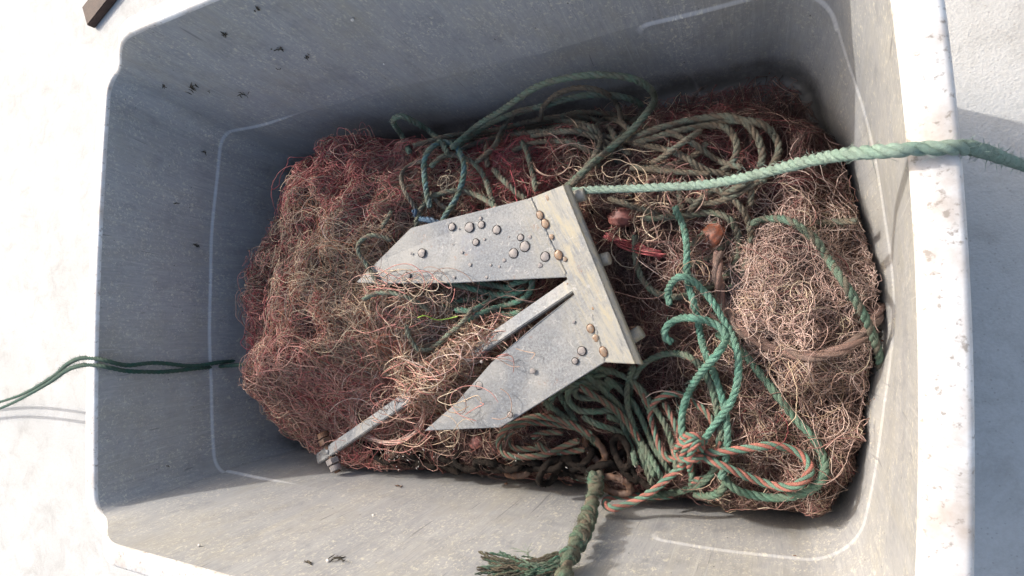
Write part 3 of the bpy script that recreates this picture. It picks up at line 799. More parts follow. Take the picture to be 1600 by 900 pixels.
def anchor():
    A = empty('anchor', tuple(at(850, 450, .2)))
    tag(A, 'galvanised steel plate anchor with two pointed flukes lying on the nets', 'anchor')
    z = ANCH_Z
    f1 = plate('fluke', [(556, 441, z - .012), (589, 409, z - .004), (642, 356, z), (830, 309, z), (886, 433, z), (800, 437, z), (712, 442, z), (590, 443, z - .004)], .008, A)
    f1['label'] = 'upper fluke covered in round blisters'
    f2 = plate('fluke', [(663, 673, z - .014), (712, 630, z - .010), (768, 566, z - .004), (842, 503, z), (914, 447, z), (945, 566, z), (782, 668, z - .008)], .008, A)
    f2['label'] = 'lower fluke with grainy dull surface and rust mark'
    # crown: plate rising from the weld line to the ridge, then a narrow face falling away
    zr = z + .010
    plate('crown_plate', [(829, 309, z + .0025), (880, 289, zr), (993, 569, zr), (944, 566, z + .0025), (885, 433, z + .0025)], .004, A)
    plate('crown_flange', [(880.5, 289, zr + .0006), (888, 288, zr - .006), (1003, 570, zr - .006), (993.5, 569, zr + .0006)], .012, A)
    # weld beads along the joint
    for pts in ([(829, 309), (856, 369), (885, 431)], [(914, 449), (930, 508), (945, 566)]):
        W = [at(x, y, z + .0012) for x, y in pts]; P, s = resample(W, .003)
        P += rng.normal(0, .0004, P.shape); V, F, _ = tube_arrays(P, .0034 * (1 + .25 * rng.random(len(P))), 8); mesh_np('weld_bead', V, F, M_ZINC, A)
    # shank: from under the crown down into the net and out near the tub floor
    a = at(912, 434, z - .005); e = at(498, 717, .165); 
    sh = mesh_bm('shank', bar(a, e, .0135, .0065, up=(.25, .35, 1)), M_ZINC, A)
    # bolt hole boss and shackle at the end of the shank
    t = (e - a) / np.linalg.norm(e - a); c = e - t * .05; side = np.cross(t, (0, 0, 1)); side /= np.linalg.norm(side)
    k = mesh_bm('shackle_pin', cyl(c - side * .055 - t * .0, c + side * .050, .0075), M_RUST, A, True)
    k['label'] = 'corroded bolt through the shank end'
    for s_ in (-1, 1):
        for q in (.026, .043):
            p = c + side * s_ * q
            mesh_bm('nut', cyl(p - side * .0075, p + side * .0075, .0175 if q < .03 else .0145, 6 if q < .03 else 20), M_RUST if s_ > 0 else M_BLIS, A)
    mesh_bm('pin_boss', cyl(c + np.array([0, 0, .004]), c + np.array([0, 0, .0105]) + side * .0001, .006), M_ZINC, A, True)
    # stock ends showing beyond the crown
    for (p, q, r, zz) in (((885, 312), (915, 303), .012, .262), ((935, 408), (953, 403), .012, .258), ((975, 535), (1003, 517), .012, .245)):
        mesh_bm('stock_end', cyl(at(*p, zz), at(*q, zz), r), M_ZINC, A, True)
    # blisters
    B5 = [(468, 253, 22), (550, 255, 28), (606, 243, 20), (602, 213, 10), (678, 267, 24), (580, 325, 19), (620, 312, 7), (327, 376, 25), (277, 377, 8), (515, 373, 9),
          (553, 431, 10), (650, 433, 7), (790, 303, 18), (833, 300, 11), (810, 345, 28), (757, 377, 26), (713, 410, 11), (905, 393, 25), (882, 434, 14), (255, 488, 27),
          (630, 490, 9), (478, 490, 9), (690, 440, 7), (500, 262, 6), (470, 335, 5), (735, 300, 5), (1040, 700, 9), (1077, 835, 22), (1045, 882, 16)]
    O5 = [(880, 198, 17, 1.35), (905, 238, 19, 1.3), (935, 300, 12, 1.2), (967, 385, 20, 1.3), (998, 405, 11, 1.3), (918, 115, 13, 1.5), (1105, 490, 11, 1.2), (1110, 545, 13, 1.3),
          (1120, 568, 9, 1.1), (1130, 635, 7, 1.3), (1118, 730, 18, 1.25), (1142, 775, 15, 1.25), (1178, 838, 18, 1.4), (985, 440, 8, 1), (1010, 520, 5, 1)]
    extra = [(749, 602, 7.5), (832, 580, 5), (797, 648, 5.5), (752, 565, 3)]
    items = [(550 + x / 3, 270 + y / 3, r / 3, 1, M_BLIS) for x, y, r in B5] + [(550 + x / 3, 270 + y / 3, r / 3, e_, M_BLISO) for x, y, r, e_ in O5] + [(x, y, r, 1, M_BLIS) for x, y, r in extra]
    for x, y, r, el, mt in items:
        zz = z + .0005
        if x < 768 and y > 560: zz = z - .007
        if el != 1 or x > 895 and y < 500: zz = z + .0055
        c = at(x, y, zz); R = r / FOC * (CAM_Z - z) * 1.0
        bm = bmesh.new(); bmesh.ops.create_uvsphere(bm, u_segments=18, v_segments=12, radius=1)
        for v in bm.verts:
            if v.co.z < 0: v.co.z *= .3
            an = math.atan2(v.co.y, v.co.x); f = 1 + .09 * math.sin(3 * an + x) + .07 * math.sin(5 * an + y) + .04 * math.sin(9 * v.co.z + x)
            v.co = Vector((v.co.x * R * f, v.co.y * R * el * f, v.co.z * R * (.14 + .012 * (int(x * 7) % 10))))
        rot = Matrix.Rotation(.42, 4, 'Z') if el != 1 else Matrix.Identity(4)
        bm.transform(Matrix.Translation(Vector(c)) @ rot)
        mesh_bm('blister', bm, mt, A, True)
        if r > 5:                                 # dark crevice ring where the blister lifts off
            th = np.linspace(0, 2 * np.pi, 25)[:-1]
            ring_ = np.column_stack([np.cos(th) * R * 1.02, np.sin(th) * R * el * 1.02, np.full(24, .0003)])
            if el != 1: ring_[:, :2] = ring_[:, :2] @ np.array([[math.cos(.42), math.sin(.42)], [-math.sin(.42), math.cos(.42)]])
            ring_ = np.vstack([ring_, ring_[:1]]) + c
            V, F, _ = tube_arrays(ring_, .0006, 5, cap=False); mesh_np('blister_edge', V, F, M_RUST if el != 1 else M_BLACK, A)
anchor()

# ---------------------------------------------------------------- chain
def chain():
    C = empty('anchor_chain', tuple(at(800, 725, .03)))
    tag(C, 'black tarred and partly rusty chain lying along the near wall under the nets', 'chain')
    def link_mesh(L=.029, W_=.0165, r=.0068):
        t = np.linspace(0, 2 * np.pi, 41)[:-1]; P = np.column_stack([np.cos(t) * W_ + np.sign(np.cos(t)) * (L - W_), np.sin(t) * W_, 0 * t])
        P = np.column_stack([np.clip(np.cos(t) * 1.0, -1, 1) * L * (1 - .12 * np.cos(2 * t - 0) * 0), np.sin(t) * W_ * (1 + .18 * np.cos(t) ** 2), 0 * t])
        P = np.vstack([P, P[:2]]); V, F, _ = tube_arrays(P, r, 10, cap=False)
        V = V + np.random.default_rng(3).normal(0, .0011, V.shape)
        return V, F
    V0, F0 = link_mesh(); me = {}
    for nm, mt in (('k', M_BLACK), ('r', M_RUST)):
        o = mesh_np('chain_link', V0, F0, mt); me[nm] = o.data; bpy.data.objects.remove(o)
    items = []
    path = [(575, 703), (605, 712), (640, 718), (668, 716), (700, 726), (730, 722), (762, 728), (793, 722), (826, 727), (856, 722), (884, 728), (908, 716)]
    for i, (x, y) in enumerate(path):
        n = path[min(i + 1, len(path) - 1)]; p = path[max(i - 1, 0)]
        ang = math.atan2(-(n[1] - p[1]), n[0] - p[0]) + random.uniform(-.25, .25)
        items.append((x, y, ang, .75 * (-1) ** i + random.uniform(-.2, .2), 'k', .018))
    items += [(806, 732, .12, .25, 'r', .022), (858, 738, 1.0, .9, 'k', .02), (930, 702, -.95, .35, 'r', .050), (972, 706, -1.25, .3, 'k', .045), (985, 728, -.9, -.7, 'k', .02),
              (962, 758, -.15, .3, 'r', .015), (940, 735, .4, .9, 'k', .015), (1008, 742, -.8, .4, 'k', .012), (900, 735, -.3, .6, 'k', .02)]
    for x, y, a, roll, m_, off in items:
        o = bpy.data.objects.new('chain_link', me[m_]); link(o, C)
        p = Vector(surf(x, y, off)) - Vector(C.location)
        o.matrix_local = Matrix.Translation(p) @ Matrix.Rotation(a, 4, 'Z') @ Matrix.Rotation(roll, 4, 'X')
        if m_ == 'r': o['label'] = 'rust-brown link'
    # shell crust on the tarred links
    Vs, Fs, off = [], [], 0
    for i in range(46):
        x = random.uniform(590, 700) if i < 26 else random.uniform(700, 1000); y = random.uniform(702, 735)
        p = surf(x, y, .036); a = random.random() * 3.1
        q = p + np.array([math.cos(a), math.sin(a), .2]) * random.uniform(.003, .008)
        V, F, _ = tube_arrays(np.array([p, (p + q) / 2 + [0, 0, .001], q]), random.uniform(.0005, .0012), 6)
        Vs.append(V); Fs.append(F + off); off += len(V)
    o = mesh_np('shell_crust', np.concatenate(Vs), np.concatenate(Fs), M_SHELL, C); o['kind'] = 'stuff'
chain()

# ---------------------------------------------------------------- floats
def float_(px, rx, ry, rz, ang, mat, label, off):
    p = surf(px[0], px[1], off); bm = bmesh.new(); bmesh.ops.create_icosphere(bm, subdivisions=4, radius=1)
    for v in bm.verts:
        f = 1 + .04 * math.sin(5 * v.co.x + 3 * v.co.y) + .03 * math.sin(9 * v.co.y + 4 * v.co.z)
        v.co = Vector((v.co.x * rx * f, v.co.y * ry * f, v.co.z * rz * f))
    bm.transform(Matrix.Translation(Vector(p)) @ Matrix.Rotation(ang, 4, 'Z'))
    o = mesh_bm('net_float', bm, mat, None, True); return tag(o, label, 'float')
float_((972, 340), .029, .020, .018, -.15, M_FLOAT, 'dull dark red oval float half buried right of the anchor crown', .016)
float_((1112, 368), .026, .020, .018, .9, M_FLOATO, 'faded orange float ringed by green rope in the right nets', .007)
float_((548, 480), .016, .016, .014, 0, M_FLOATP, 'small pink float wrapped in twine within the left net heap', .006)
float_((745, 690), .020, .016, .014, .2, M_FLOAT, 'small brown float under the tip of the lower fluke', .002)

# ---------------------------------------------------------------- ropes
rope('rope', 'thick pale mint rope pulled straight from the anchor crown over the right rim',
     [[(872, 299, 'z', .255), (920, 297, 'z', .26), (1000, 294, 'z', .29), (1080, 290, 'z', .33), (1130, 284, 'z', .37), (1200, 268, 'z', .44), (1270, 250, 'z', .52), (1340, 239, 'z', .585), (1402, 235, 'z', .612), (1440, 232, 'z', .608), (1480, 231, 'z', .608), (1502, 231, 'z', .597), (1524, 233, 'z', .57), (1548, 240, 'z', .48), (1580, 252, 'z', .33), (1625, 268, 'z', .12), (1680, 285, 'z', -.01)]],
     .0072, [MINT, MINT2, MINT], dirt=.32, sm=4)
rope('rope', 'doubled dark green rope hanging down the left wall into the net heap',
     [[(-40, 640, 'z', -.01), (30, 618, 'z', .06), (80, 590, 'z', .28), (104, 570, 'z', .43), (121, 561, 'z', .492), (136, 559, 'z', .500), (160, 562, 'z', .497), (178, 567, .004), (200, 571), (245, 567), (300, 572), (345, 566), (400, 561), (440, 556)],
      [(-60, 660, 'z', -.01), (10, 634, 'z', .05), (70, 602, 'z', .26), (102, 580, 'z', .43), (122, 572, 'z', .492), (137, 570, 'z', .500), (160, 572, 'z', .497), (178, 576, .004), (200, 580), (255, 581), (305, 576), (350, 572), (400, 568), (440, 566)]],
     .0052, [DKG, (.03, .13, .095), DKG], off=.004, dirt=.25)
# upper coils
rope('rope', 'long weathered green rope looping high against the far wall',
     [([(640, 238), (628, 212), (614, 190), (625, 181), (647, 190), (672, 206), (690, 224), (700, 240)], 0.044),
      ([(705, 232), (745, 197), (790, 168), (830, 140), (870, 125), (930, 117), (985, 122), (1015, 138), (1023, 156), (1012, 175), (985, 205), (950, 235), (915, 265), (885, 292)], 0.058),
      ([(715, 228), (758, 197), (800, 178), (850, 165), (900, 151), (940, 148), (980, 153), (1004, 165)], 0.042)],
     .0068, [(.20, .32, .24), SAGE, (.17, .29, .22)], dirt=.6)
rope('rope', 'mud brown rope making a small arch inside the tall green loop',
     [([(845, 188), (848, 168), (872, 146), (910, 137), (945, 145), (965, 165), (971, 190)], 0.046)], .0056, [BROWN, OLIVE, BROWN], dirt=.9)
rope('rope', 'brown green rope coiled in low turns behind the anchor',
     [([(645, 228), (700, 213), (765, 205), (830, 190), (880, 182), (930, 187), (955, 203), (962, 225), (952, 246)], 0.036),
      ([(700, 222), (780, 212), (850, 200), (910, 198), (935, 215), (945, 235)], 0.030),
      ([(1006, 172), (962, 222), (930, 252), (893, 290)], 0.046),
      ([(830, 212), (890, 205), (940, 212), (1000, 225), (1060, 240), (1100, 265), (1145, 275)], 0.028),
      ([(743, 255), (773, 228), (787, 198), (806, 175), (835, 170)], 0.044),
      ([(762, 262), (760, 235), (765, 212)], 0.030), ([(820, 200), (870, 188), (920, 196), (938, 214), (932, 240), (915, 262)], 0.038),
      ([(800, 236), (840, 222), (890, 222), (925, 240), (935, 262)], .022), ([(1010, 200), (980, 185), (950, 178), (905, 176), (860, 186)], .02), ([(960, 250), (1000, 262), (1050, 258), (1090, 240), (1105, 222)], .018),
      ([(712, 236), (770, 216), (840, 206), (900, 206), (950, 224), (985, 240)], 0.024), ([(930, 200), (945, 186), (968, 190), (985, 205)], 0.034)],
     .0061, [SAGE2, BROWN, OLIVE], dirt=.85)
rope('rope', 'brown green rope with three wide curves over the dark net at far right',
     [([(975, 222), (1030, 200), (1090, 186), (1140, 182), (1172, 198), (1190, 232), (1187, 262), (1165, 285), (1130, 305)], 0.044),
      ([(980, 213), (1050, 196), (1120, 190), (1180, 190), (1210, 212), (1217, 238), (1205, 262), (1190, 285)], 0.038),
      ([(990, 224), (1060, 205), (1110, 196), (1138, 202), (1152, 228), (1145, 252), (1128, 268)], 0.040)],
     .0063, [SAGE2, BROWN2, SAGE2], dirt=.85)
rope('rope', 'thin brown line crossing the net below the mint rope',
     [([(1096, 203), (1062, 226), (1035, 246), (1018, 254)], 0.040), ([(1040, 205), (1080, 222), (1120, 250), (1160, 262)], 0.034), ([(985, 262), (1050, 268), (1110, 272)], 0.026),
      ([(950, 310), (1000, 326), (1030, 336)], 0.030), ([(1112, 293), (1137, 306), (1160, 327), (1171, 352), (1173, 380)], 0.038),
      ([(1193, 277), (1163, 297), (1130, 313), (1098, 318), (1070, 312)], 0.032), ([(1072, 335), (1098, 308), (1118, 297)], 0.030),
      ([(1060, 298), (1066, 330)], 0.028), ([(1174, 296), (1173, 322)], 0.030), ([(1240, 352), (1290, 348), (1340, 345)], 0.024)],
     .0056, [BROWN, OLIVE, SAGE2], dirt=.85)
# left-centre loops
rope('rope', 'teal and blue tinged rope loop standing above the upper fluke',
     [([(672, 325), (665, 292), (663, 250), (675, 230), (696, 222), (715, 232), (725, 260), (721, 290), (710, 315), (697, 335), (690, 352)], 0.048)], .0064, [(.17, .36, .32), (.16, .26, .20), (.15, .33, .36)], dirt=.5)
rope('rope', 'grey green rope arching over the upper edge of the upper fluke',
     [([(650, 356), (655, 331), (675, 308), (710, 298), (742, 304), (765, 316), (780, 328)], 0.046), ([(672, 262), (690, 245), (715, 243), (740, 255), (757, 277), (765, 300), (770, 318)], 0.034),
      ([(770, 264), (790, 285), (806, 300), (822, 312)], 0.032), ([(803, 205), (820, 230), (830, 262), (838, 298)], 0.028)],
     .0061, [(.22, .30, .22), SAGE, BROWN], dirt=.65)
rope('rope', 'faded pinkish brown rope curve left of the teal loop',
     [([(652, 328), (634, 302), (627, 275), (640, 258), (660, 251)], 0.034), ([(672, 300), (690, 322), (712, 332)], 0.028)], .0052, [(.26, .24, .20), BROWN, (.22, .21, .17)], dirt=.6)
rope('rope', 'short blue rope end beside the upper edge of the upper fluke', [([(647, 327), (654, 341), (672, 344), (692, 352)], 0.051)], .0066, [BLUE, (.10, .22, .36), BLUE], dirt=.4)
rope('rope', 'bunch of green ropes bulging out between the two flukes',
     [([(700, 440), (737, 451), (763, 458), (797, 461), (820, 452)], 0.040), ([(826, 436), (803, 443), (783, 457), (757, 475), (737, 485), (712, 484)], 0.046), ([(832, 437), (828, 457), (812, 470), (783, 478), (750, 490), (728, 500)], 0.036),
      ([(745, 440), (772, 446), (800, 450)], 0.034), ([(690, 478), (720, 470), (760, 466)], 0.028), ([(760, 480), (790, 492), (815, 486)], 0.026)],
     .0062, [(.10, .30, .21), SAGE, (.12, .32, .24)], dirt=.5)
rope('rope', 'pale green rope bow lying on the left net heap below the fluke',
     [([(566, 469), (590, 458), (623, 460), (650, 472), (672, 486)], 0.050), ([(737, 484), (723, 503), (700, 523), (677, 543), (657, 548), (643, 533), (634, 508)], 0.052)],
     .0052, [(.30, .36, .27), (.24, .33, .25), BROWN], dirt=.6)
rope('rope', 'dirty green rope crooked round the tip of the upper fluke',
     [([(612, 376), (585, 367), (567, 373), (558, 390), (570, 410), (584, 432), (592, 446)], 0.050), ([(596, 356), (606, 340), (612, 330)], 0.036)], .0050, [SAGE, BROWN, (.24, .30, .22)], dirt=.7)
# right side
rope('rope', 'brownish green rope wound in a ring around the orange float',
     [([(992, 367), (993, 403), (1000, 430), (1017, 453), (1043, 463), (1070, 463), (1097, 455), (1123, 440), (1143, 423), (1153, 403), (1155, 377), (1147, 350), (1130, 337), (1107, 332), (1067, 338), (1000, 342)], .026),
      ([(1117, 461), (1140, 450), (1160, 430), (1169, 402)], .022), ([(1080, 416), (1107, 405), (1127, 387), (1145, 372)], .020), ([(1080, 385), (1105, 360), (1120, 348)], .014)],
     .0061, [(.16, .27, .19), OLIVE, SAGE], dirt=.65)
rope('rope', 'green rope sweeping over the pale balled net down to the right wall',
     [([(1173, 352), (1180, 346), (1197, 342), (1227, 343), (1250, 355), (1273, 373), (1293, 403), (1313, 433, 'z', .305), (1333, 463, 'z', .295), (1350, 493, 'z', .28), (1366, 530, 'z', .25), (1375, 562, 'z', .22), (1376, 585, 'z', .18)], .040)],
     .0063, [(.17, .32, .24), (.14, .27, .20), OLIVE], dirt=.5)
rope('rope', 'green rope curving in a big bend through the lower right corner',
     [([(1120, 520), (1150, 540), (1182, 577), (1213, 616), (1244, 655), (1272, 686), (1287, 717), (1285, 748), (1260, 769), (1217, 778), (1178, 774), (1147, 764), (1130, 745)], .030)],
     .0068, [(.15, .33, .23), (.13, .29, .21), (.18, .34, .25)], dirt=.4)
rope('rope', 'bright teal rope running down from its cut end near the centre right',
     [([(1055, 322), (1057, 334), (1067, 350), (1073, 383), (1073, 417), (1075, 443), (1083, 470), (1090, 500), (1095, 527), (1104, 557), (1118, 590), (1131, 632), (1137, 678), (1134, 715), (1126, 750)], .040)],
     .0062, [TEAL, TEAL3, TEAL2], dirt=.3)
rope('rope', 'bright teal rope hooked at its end and dropping to the coral knot',
     [([(1047, 477), (1043, 457), (1053, 437), (1067, 431), (1083, 439), (1100, 455), (1117, 477), (1130, 500), (1143, 522), (1151, 545), (1154, 575), (1150, 608), (1139, 634), (1120, 659), (1097, 692), (1088, 704)], .056)],
     .0062, [TEAL2, TEAL, (.18, .43, .33)], dirt=.3)
rope('rope', 'bright teal rope with a curled hook end crossing the other teal rope',
     [([(1051, 536), (1038, 527), (1040, 511), (1060, 498), (1083, 497), (1110, 503), (1130, 515), (1134, 532), (1121, 553), (1093, 585), (1073, 620), (1065, 655), (1067, 684), (1074, 704)], .068)],
     .0066, [TEAL2, (.16, .42, .32), TEAL], dirt=.28)
rope('rope', 'sage green rope arching beside the lower end of the anchor crown',
     [([(982, 640), (984, 612), (995, 581), (1011, 565), (1034, 554), (1058, 552), (1081, 560), (1100, 581), (1112, 606), (1120, 640), (1128, 690)], .040)], .0060, [(.18, .31, .22), SAGE, (.15, .29, .21)], dirt=.5)
# coral and green rope
HL = [(1076, 706, .058), (1097, 708, .056), (1128, 706, .055), (1167, 701, .05), (1198, 696, .046), (1233, 700, .043), (1256, 713, .042), (1267, 733, .04), (1256, 752, .045), (1233, 762, .05), (1198, 756, .05), (1159, 741, .052), (1128, 727, .054), (1100, 716, .058), (1080, 712, .062)]
HD = [(1080, 712, .062), (1069, 725, .056), (1046, 745, .046), (1019, 768, .05), (988, 785, .02), (958, 795, .012), (944, 786, .010), (957, 776, .010), (988, 775, .014), (1026, 776, .014), (1052, 774, .016)]
HU = [(1068, 716, .05), (1043, 717, .036), (1029, 694, .036), (1022, 670, .036), (1016, 652, .038), (1020, 632, .040), (1035, 619, .040), (1054, 615, .040), (1073, 621, .036), (1091, 633, .034), (1107, 648, .034), (1117, 668, .034), (1124, 690, .036), (1124, 722, .03), (1108, 745, .024), (1080, 752, .02)]
CG = [CORAL, GREEN, CORAL2, (.19, .38, .29)]
parts = [rope_arrays(wpath(p, .0), .0066, CG, .22, 9.0, phase=i * 1.3) for i, p in enumerate((HL, HD))]
parts.append(rope_arrays(wpath(HU, .0), .0060, CG, .5, 9.0))
for q, (pp) in enumerate([[(1062, 690, .055), (1075, 680, .085), (1092, 684, .085), (1096, 704, .06), (1088, 722, .05)],
                          [(1066, 728, .05), (1068, 708, .085), (1080, 688, .095), (1092, 690, .07)], [(1078, 735, .05), (1078, 712, .090), (1088, 692, .098), (1098, 688, .06)],
                          [(1056, 712, .05), (1060, 696, .078), (1078, 694, .086), (1100, 704, .07)], [(1052, 704, .055), (1062, 716, .085), (1082, 718, .09), (1098, 712, .07)]]):
    parts.append(rope_arrays(wpath(pp, .0, sm=6), .0058, CG, .25, 9.0, phase=q))
parts.append(rope_arrays(wpath([(1037, 629, .03), (1045, 643, .03), (1056, 667, .03), (1063, 690, .03), (1067, 712, .03)], 0), .0056, CG, .55, 9.0))
V, F, C_, B_, W_ = join(parts)
o = mesh_np('rope', V, F, M_ROPE, None, col=C_, vec=B_, wear=W_)
tag(o, 'coral and green striped rope tied in a knot with a long loop to the right', 'rope')

# lower centre bundle
KG = [(.17, .29, .20), (.14, .25, .18), (.20, .31, .23)]
rope('rope', 'sheaf of sage green rope strands fanning down from the lower fluke',
     [([(915, 585), (949, 616), (972, 639), (988, 667), (1007, 698), (1027, 733), (1036, 752)], .036), ([(990, 572), (981, 600), (980, 630), (986, 655), (996, 682), (1010, 712), (1022, 745)], .044),
      ([(930, 575), (964, 583), (996, 602), (1019, 632), (1040, 665), (1053, 703), (1058, 735)], .034), ([(910, 651), (935, 664), (965, 674), (984, 694), (994, 728)], .036),
      ([(949, 651), (975, 662), (995, 690), (1006, 722), (1020, 758)], .026), ([(1005, 620), (1018, 650), (1025, 682), (1034, 713), (1046, 740)], .028),
      ([(960, 600), (990, 630), (1005, 660), (1022, 700), (1040, 728)], .024), ([(945, 590), (975, 612), (1000, 648)], .03), ([(940, 625), (966, 648), (978, 680), (990, 712)], .03)],
     .0060, KG, dirt=.6)
rope('rope', 'green rope folded in flat bends just below the lower fluke',
     [([(975, 641), (933, 643), (906, 642), (888, 626), (889, 608), (906, 598), (941, 598), (972, 606)], .034), ([(960, 622), (925, 622), (902, 620), (896, 608), (915, 604), (955, 606)], .022), ([(850, 628), (871, 643), (894, 662), (922, 684), (940, 702)], .030),
      ([(870, 610), (888, 640), (900, 660)], .02), ([(905, 590), (880, 600), (862, 622), (856, 640)], .022), ([(935, 576), (900, 590), (875, 612)], .026), ([(960, 578), (930, 588), (905, 592)], .02)],
     .0063, [(.16, .29, .20), (.15, .23, .17), (.18, .31, .22)], dirt=.55)
rope('rope', 'faded coral and green rope in an oval coil left of the chain links',
     [([(925, 680), (894, 663), (867, 654), (836, 651), (803, 662), (783, 678), (779, 697), (793, 712), (824, 714), (856, 709), (883, 696), (905, 688)], .034),
      ([(900, 668), (860, 662), (825, 660), (800, 672), (792, 690), (810, 702), (845, 700)], .022), ([(838, 692), (852, 704), (879, 707), (915, 702)], .030), ([(880, 676), (850, 676), (830, 684)], .018),
      ([(905, 604), (935, 622), (962, 640), (980, 660), (1000, 690)], .046), ([(990, 600), (1008, 622), (1020, 640)], .036)],
     .0063, [(.40, .15, .11), (.16, .26, .18), (.36, .14, .10), (.15, .28, .20)], dirt=.6, pitch=9.0)
rope('rope', 'teal frayed rope scrap poking from the chain beside the knotted tail', [([(892, 744), (905, 748), (922, 752)], .012)], .0050, [TEAL3, TEAL, TEAL3], dirt=.3)
rope('rope', 'green rope turn under the coral knot near the tub floor',
     [([(1010, 775), (1050, 770), (1075, 764), (1095, 755), (1112, 740), (1122, 722)], .026), ([(1085, 772), (1108, 775), (1128, 766), (1137, 742)], .022), ([(1080, 720), (1082, 745), (1080, 760)], .02)],
     .0066, [(.14, .29, .20), (.12, .26, .18), (.17, .31, .22)], dirt=.5)

# thick brown selvedge line around the balled net
rope('thick_line', 'thick reddish brown headline curving round the pale balled net',
     [([(1123, 395, .02), (1121, 427, .02), (1127, 463), (1137, 490), (1157, 517), (1190, 537), (1233, 551), (1267, 557), (1310, 549, 'z', .262), (1343, 530, 'z', .248), (1366, 503, 'z', .23), (1377, 476, 'z', .20)], .034)],
     .0088, [(.30, .18, .155), (.27, .185, .165), (.33, .20, .175)], dirt=.4, pitch=14, cat='rope', fuzz=2)
# red net bundle
def bundle():
    parts = []
    for i in range(34):
        d = rng.normal(0, 3.2, 2); d2 = rng.normal(0, 4.5, 2)
        p = [(948 + d[0], 368 + d2[1]), (975 + d[0], 380 + d[1]), (1005 + d[0], 389 + d[1]), (1032 + d2[0] * .8, 398 + d2[1])]
        P, s = wpath(p, .018 + .006 * rng.random()); V, F, _ = tube_arrays(P, .0009, 4)
        c = np.array(PAL['maroon' if i % 2 else 'red'][i % 4]); parts.append((V, F, np.tile(c, (len(V), 1)), np.zeros((len(V), 3)), np.zeros(len(V))))
    V, F, C, B, W = join(parts); o = mesh_np('twine_bundle', V, F, M_TWINE, None, col=C)
    tag(o, 'tight bundle of dark red twine between anchor crown and teal rope', 'twine')
bundle()

# knotted tail with frayed end
def tail():
    T = empty('frayed_rope', tuple(surf(900, 850, .01)))
    tag(T, 'mossy knotted green rope tail with frayed end lying on the near wall', 'rope')
    pts = [(930, 736, .030), (931, 758, .026), (927, 782, .014), (919, 807, .010), (911, 831, .010), (898, 855, .010), (888, 873, .010), (883, 896, .010), (878, 930, .008)]
    path = wpath(pts, .003, ds=.0022)
    def env(t): return 1 + .20 * np.sin(t * 37) + .15 * np.sin(t * 71 + 1) + .28 * np.exp(-((t - .08) / .06) ** 2)
    parts = [rope_arrays(path, .0112, [(.15, .24, .16), (.24, .22, .16), (.12, .27, .18)], .75, 4.2, fuzz=3, taper=env)]
    P, s = path
    for i, t0 in enumerate((.03, .07, .12, .30, .36, .42, .52, .60, .72)):   # overhand turns wrapped round the tail
        k = int(t0 * (len(P) - 1)); Tn, A, B = frames(P); th = np.linspace(0, 2 * np.pi * 1.1, 26)
        W = P[k] + .0115 * (np.cos(th)[:, None] * A[k] + np.sin(th)[:, None] * B[k]) + Tn[k] * (np.linspace(-.006, .006, 26) * (-1) ** i)[:, None] + Tn[k] * .004 * np.sin(th + i)[:, None]
        q = np.concatenate([[0], np.cumsum(np.linalg.norm(np.diff(W, axis=0), axis=1))])
        parts.append(rope_arrays((W, q), .0054, [(.13, .26, .17), (.23, .21, .15), (.10, .24, .16)] if i % 2 else [(.09, .27, .18), (.14, .25, .17), (.2, .2, .14)], .7, 6.0, fuzz=3))
    V, F, C, B_, W_ = join(parts); mesh_np('knotted_tail', V, F, M_ROPE, T, col=C, vec=B_, wear=W_)
    yarns = []
    for i in range(52):
        ex = random.choice([748, 752, 758, 768, 790, 815, 840]) + random.uniform(-8, 16); ey = random.choice([866, 874, 884, 896, 908]) + random.uniform(-5, 8)
        sx = 886 + random.uniform(-5, 4); sy = 866 + random.uniform(-6, 22)
        p = [(sx, sy, .010 + random.uniform(0, .006))]
        for t in (.25, .5, .75):
            p.append((sx + (ex - sx) * t, sy + (ey - sy) * t + 12 * math.sin(t * 3.1) * (1 if ey < 885 else .3) + random.uniform(-5, 5), .006 + random.uniform(0, .012)))
        p.append((ex, ey, .005 + random.uniform(0, .012)))
        c = random.choice([(.05, .22, .14), (.10, .30, .20), (.16, .17, .11), (.13, .11, .075), (.22, .36, .26), (.06, .17, .11)])
        yarns.append(rope_arrays(wpath(p, 0, ds=.003), random.uniform(.0014, .0038), [c, tuple(x * .8 for x in c)], .45, 9, fuzz=.5, sides=5, lay=2))
    for i in range(10):
        ex = 805 + random.uniform(-12, 30); ey = 850 + random.uniform(-4, 12)
        p = [(828, 872, .006), (822 + random.uniform(-4, 4), 862, .010), (ex, ey, .012)]
        yarns.append(rope_arrays(wpath(p, 0, ds=.003), .0007, [(.40, .50, .38)], .2, 9, fuzz=0, sides=4, lay=1))
    V, F, C, B_, W_ = join(yarns); o = mesh_np('frayed_yarn', V, F, M_ROPE, T, col=C, vec=B_, wear=W_); o['kind'] = 'stuff'
tail()

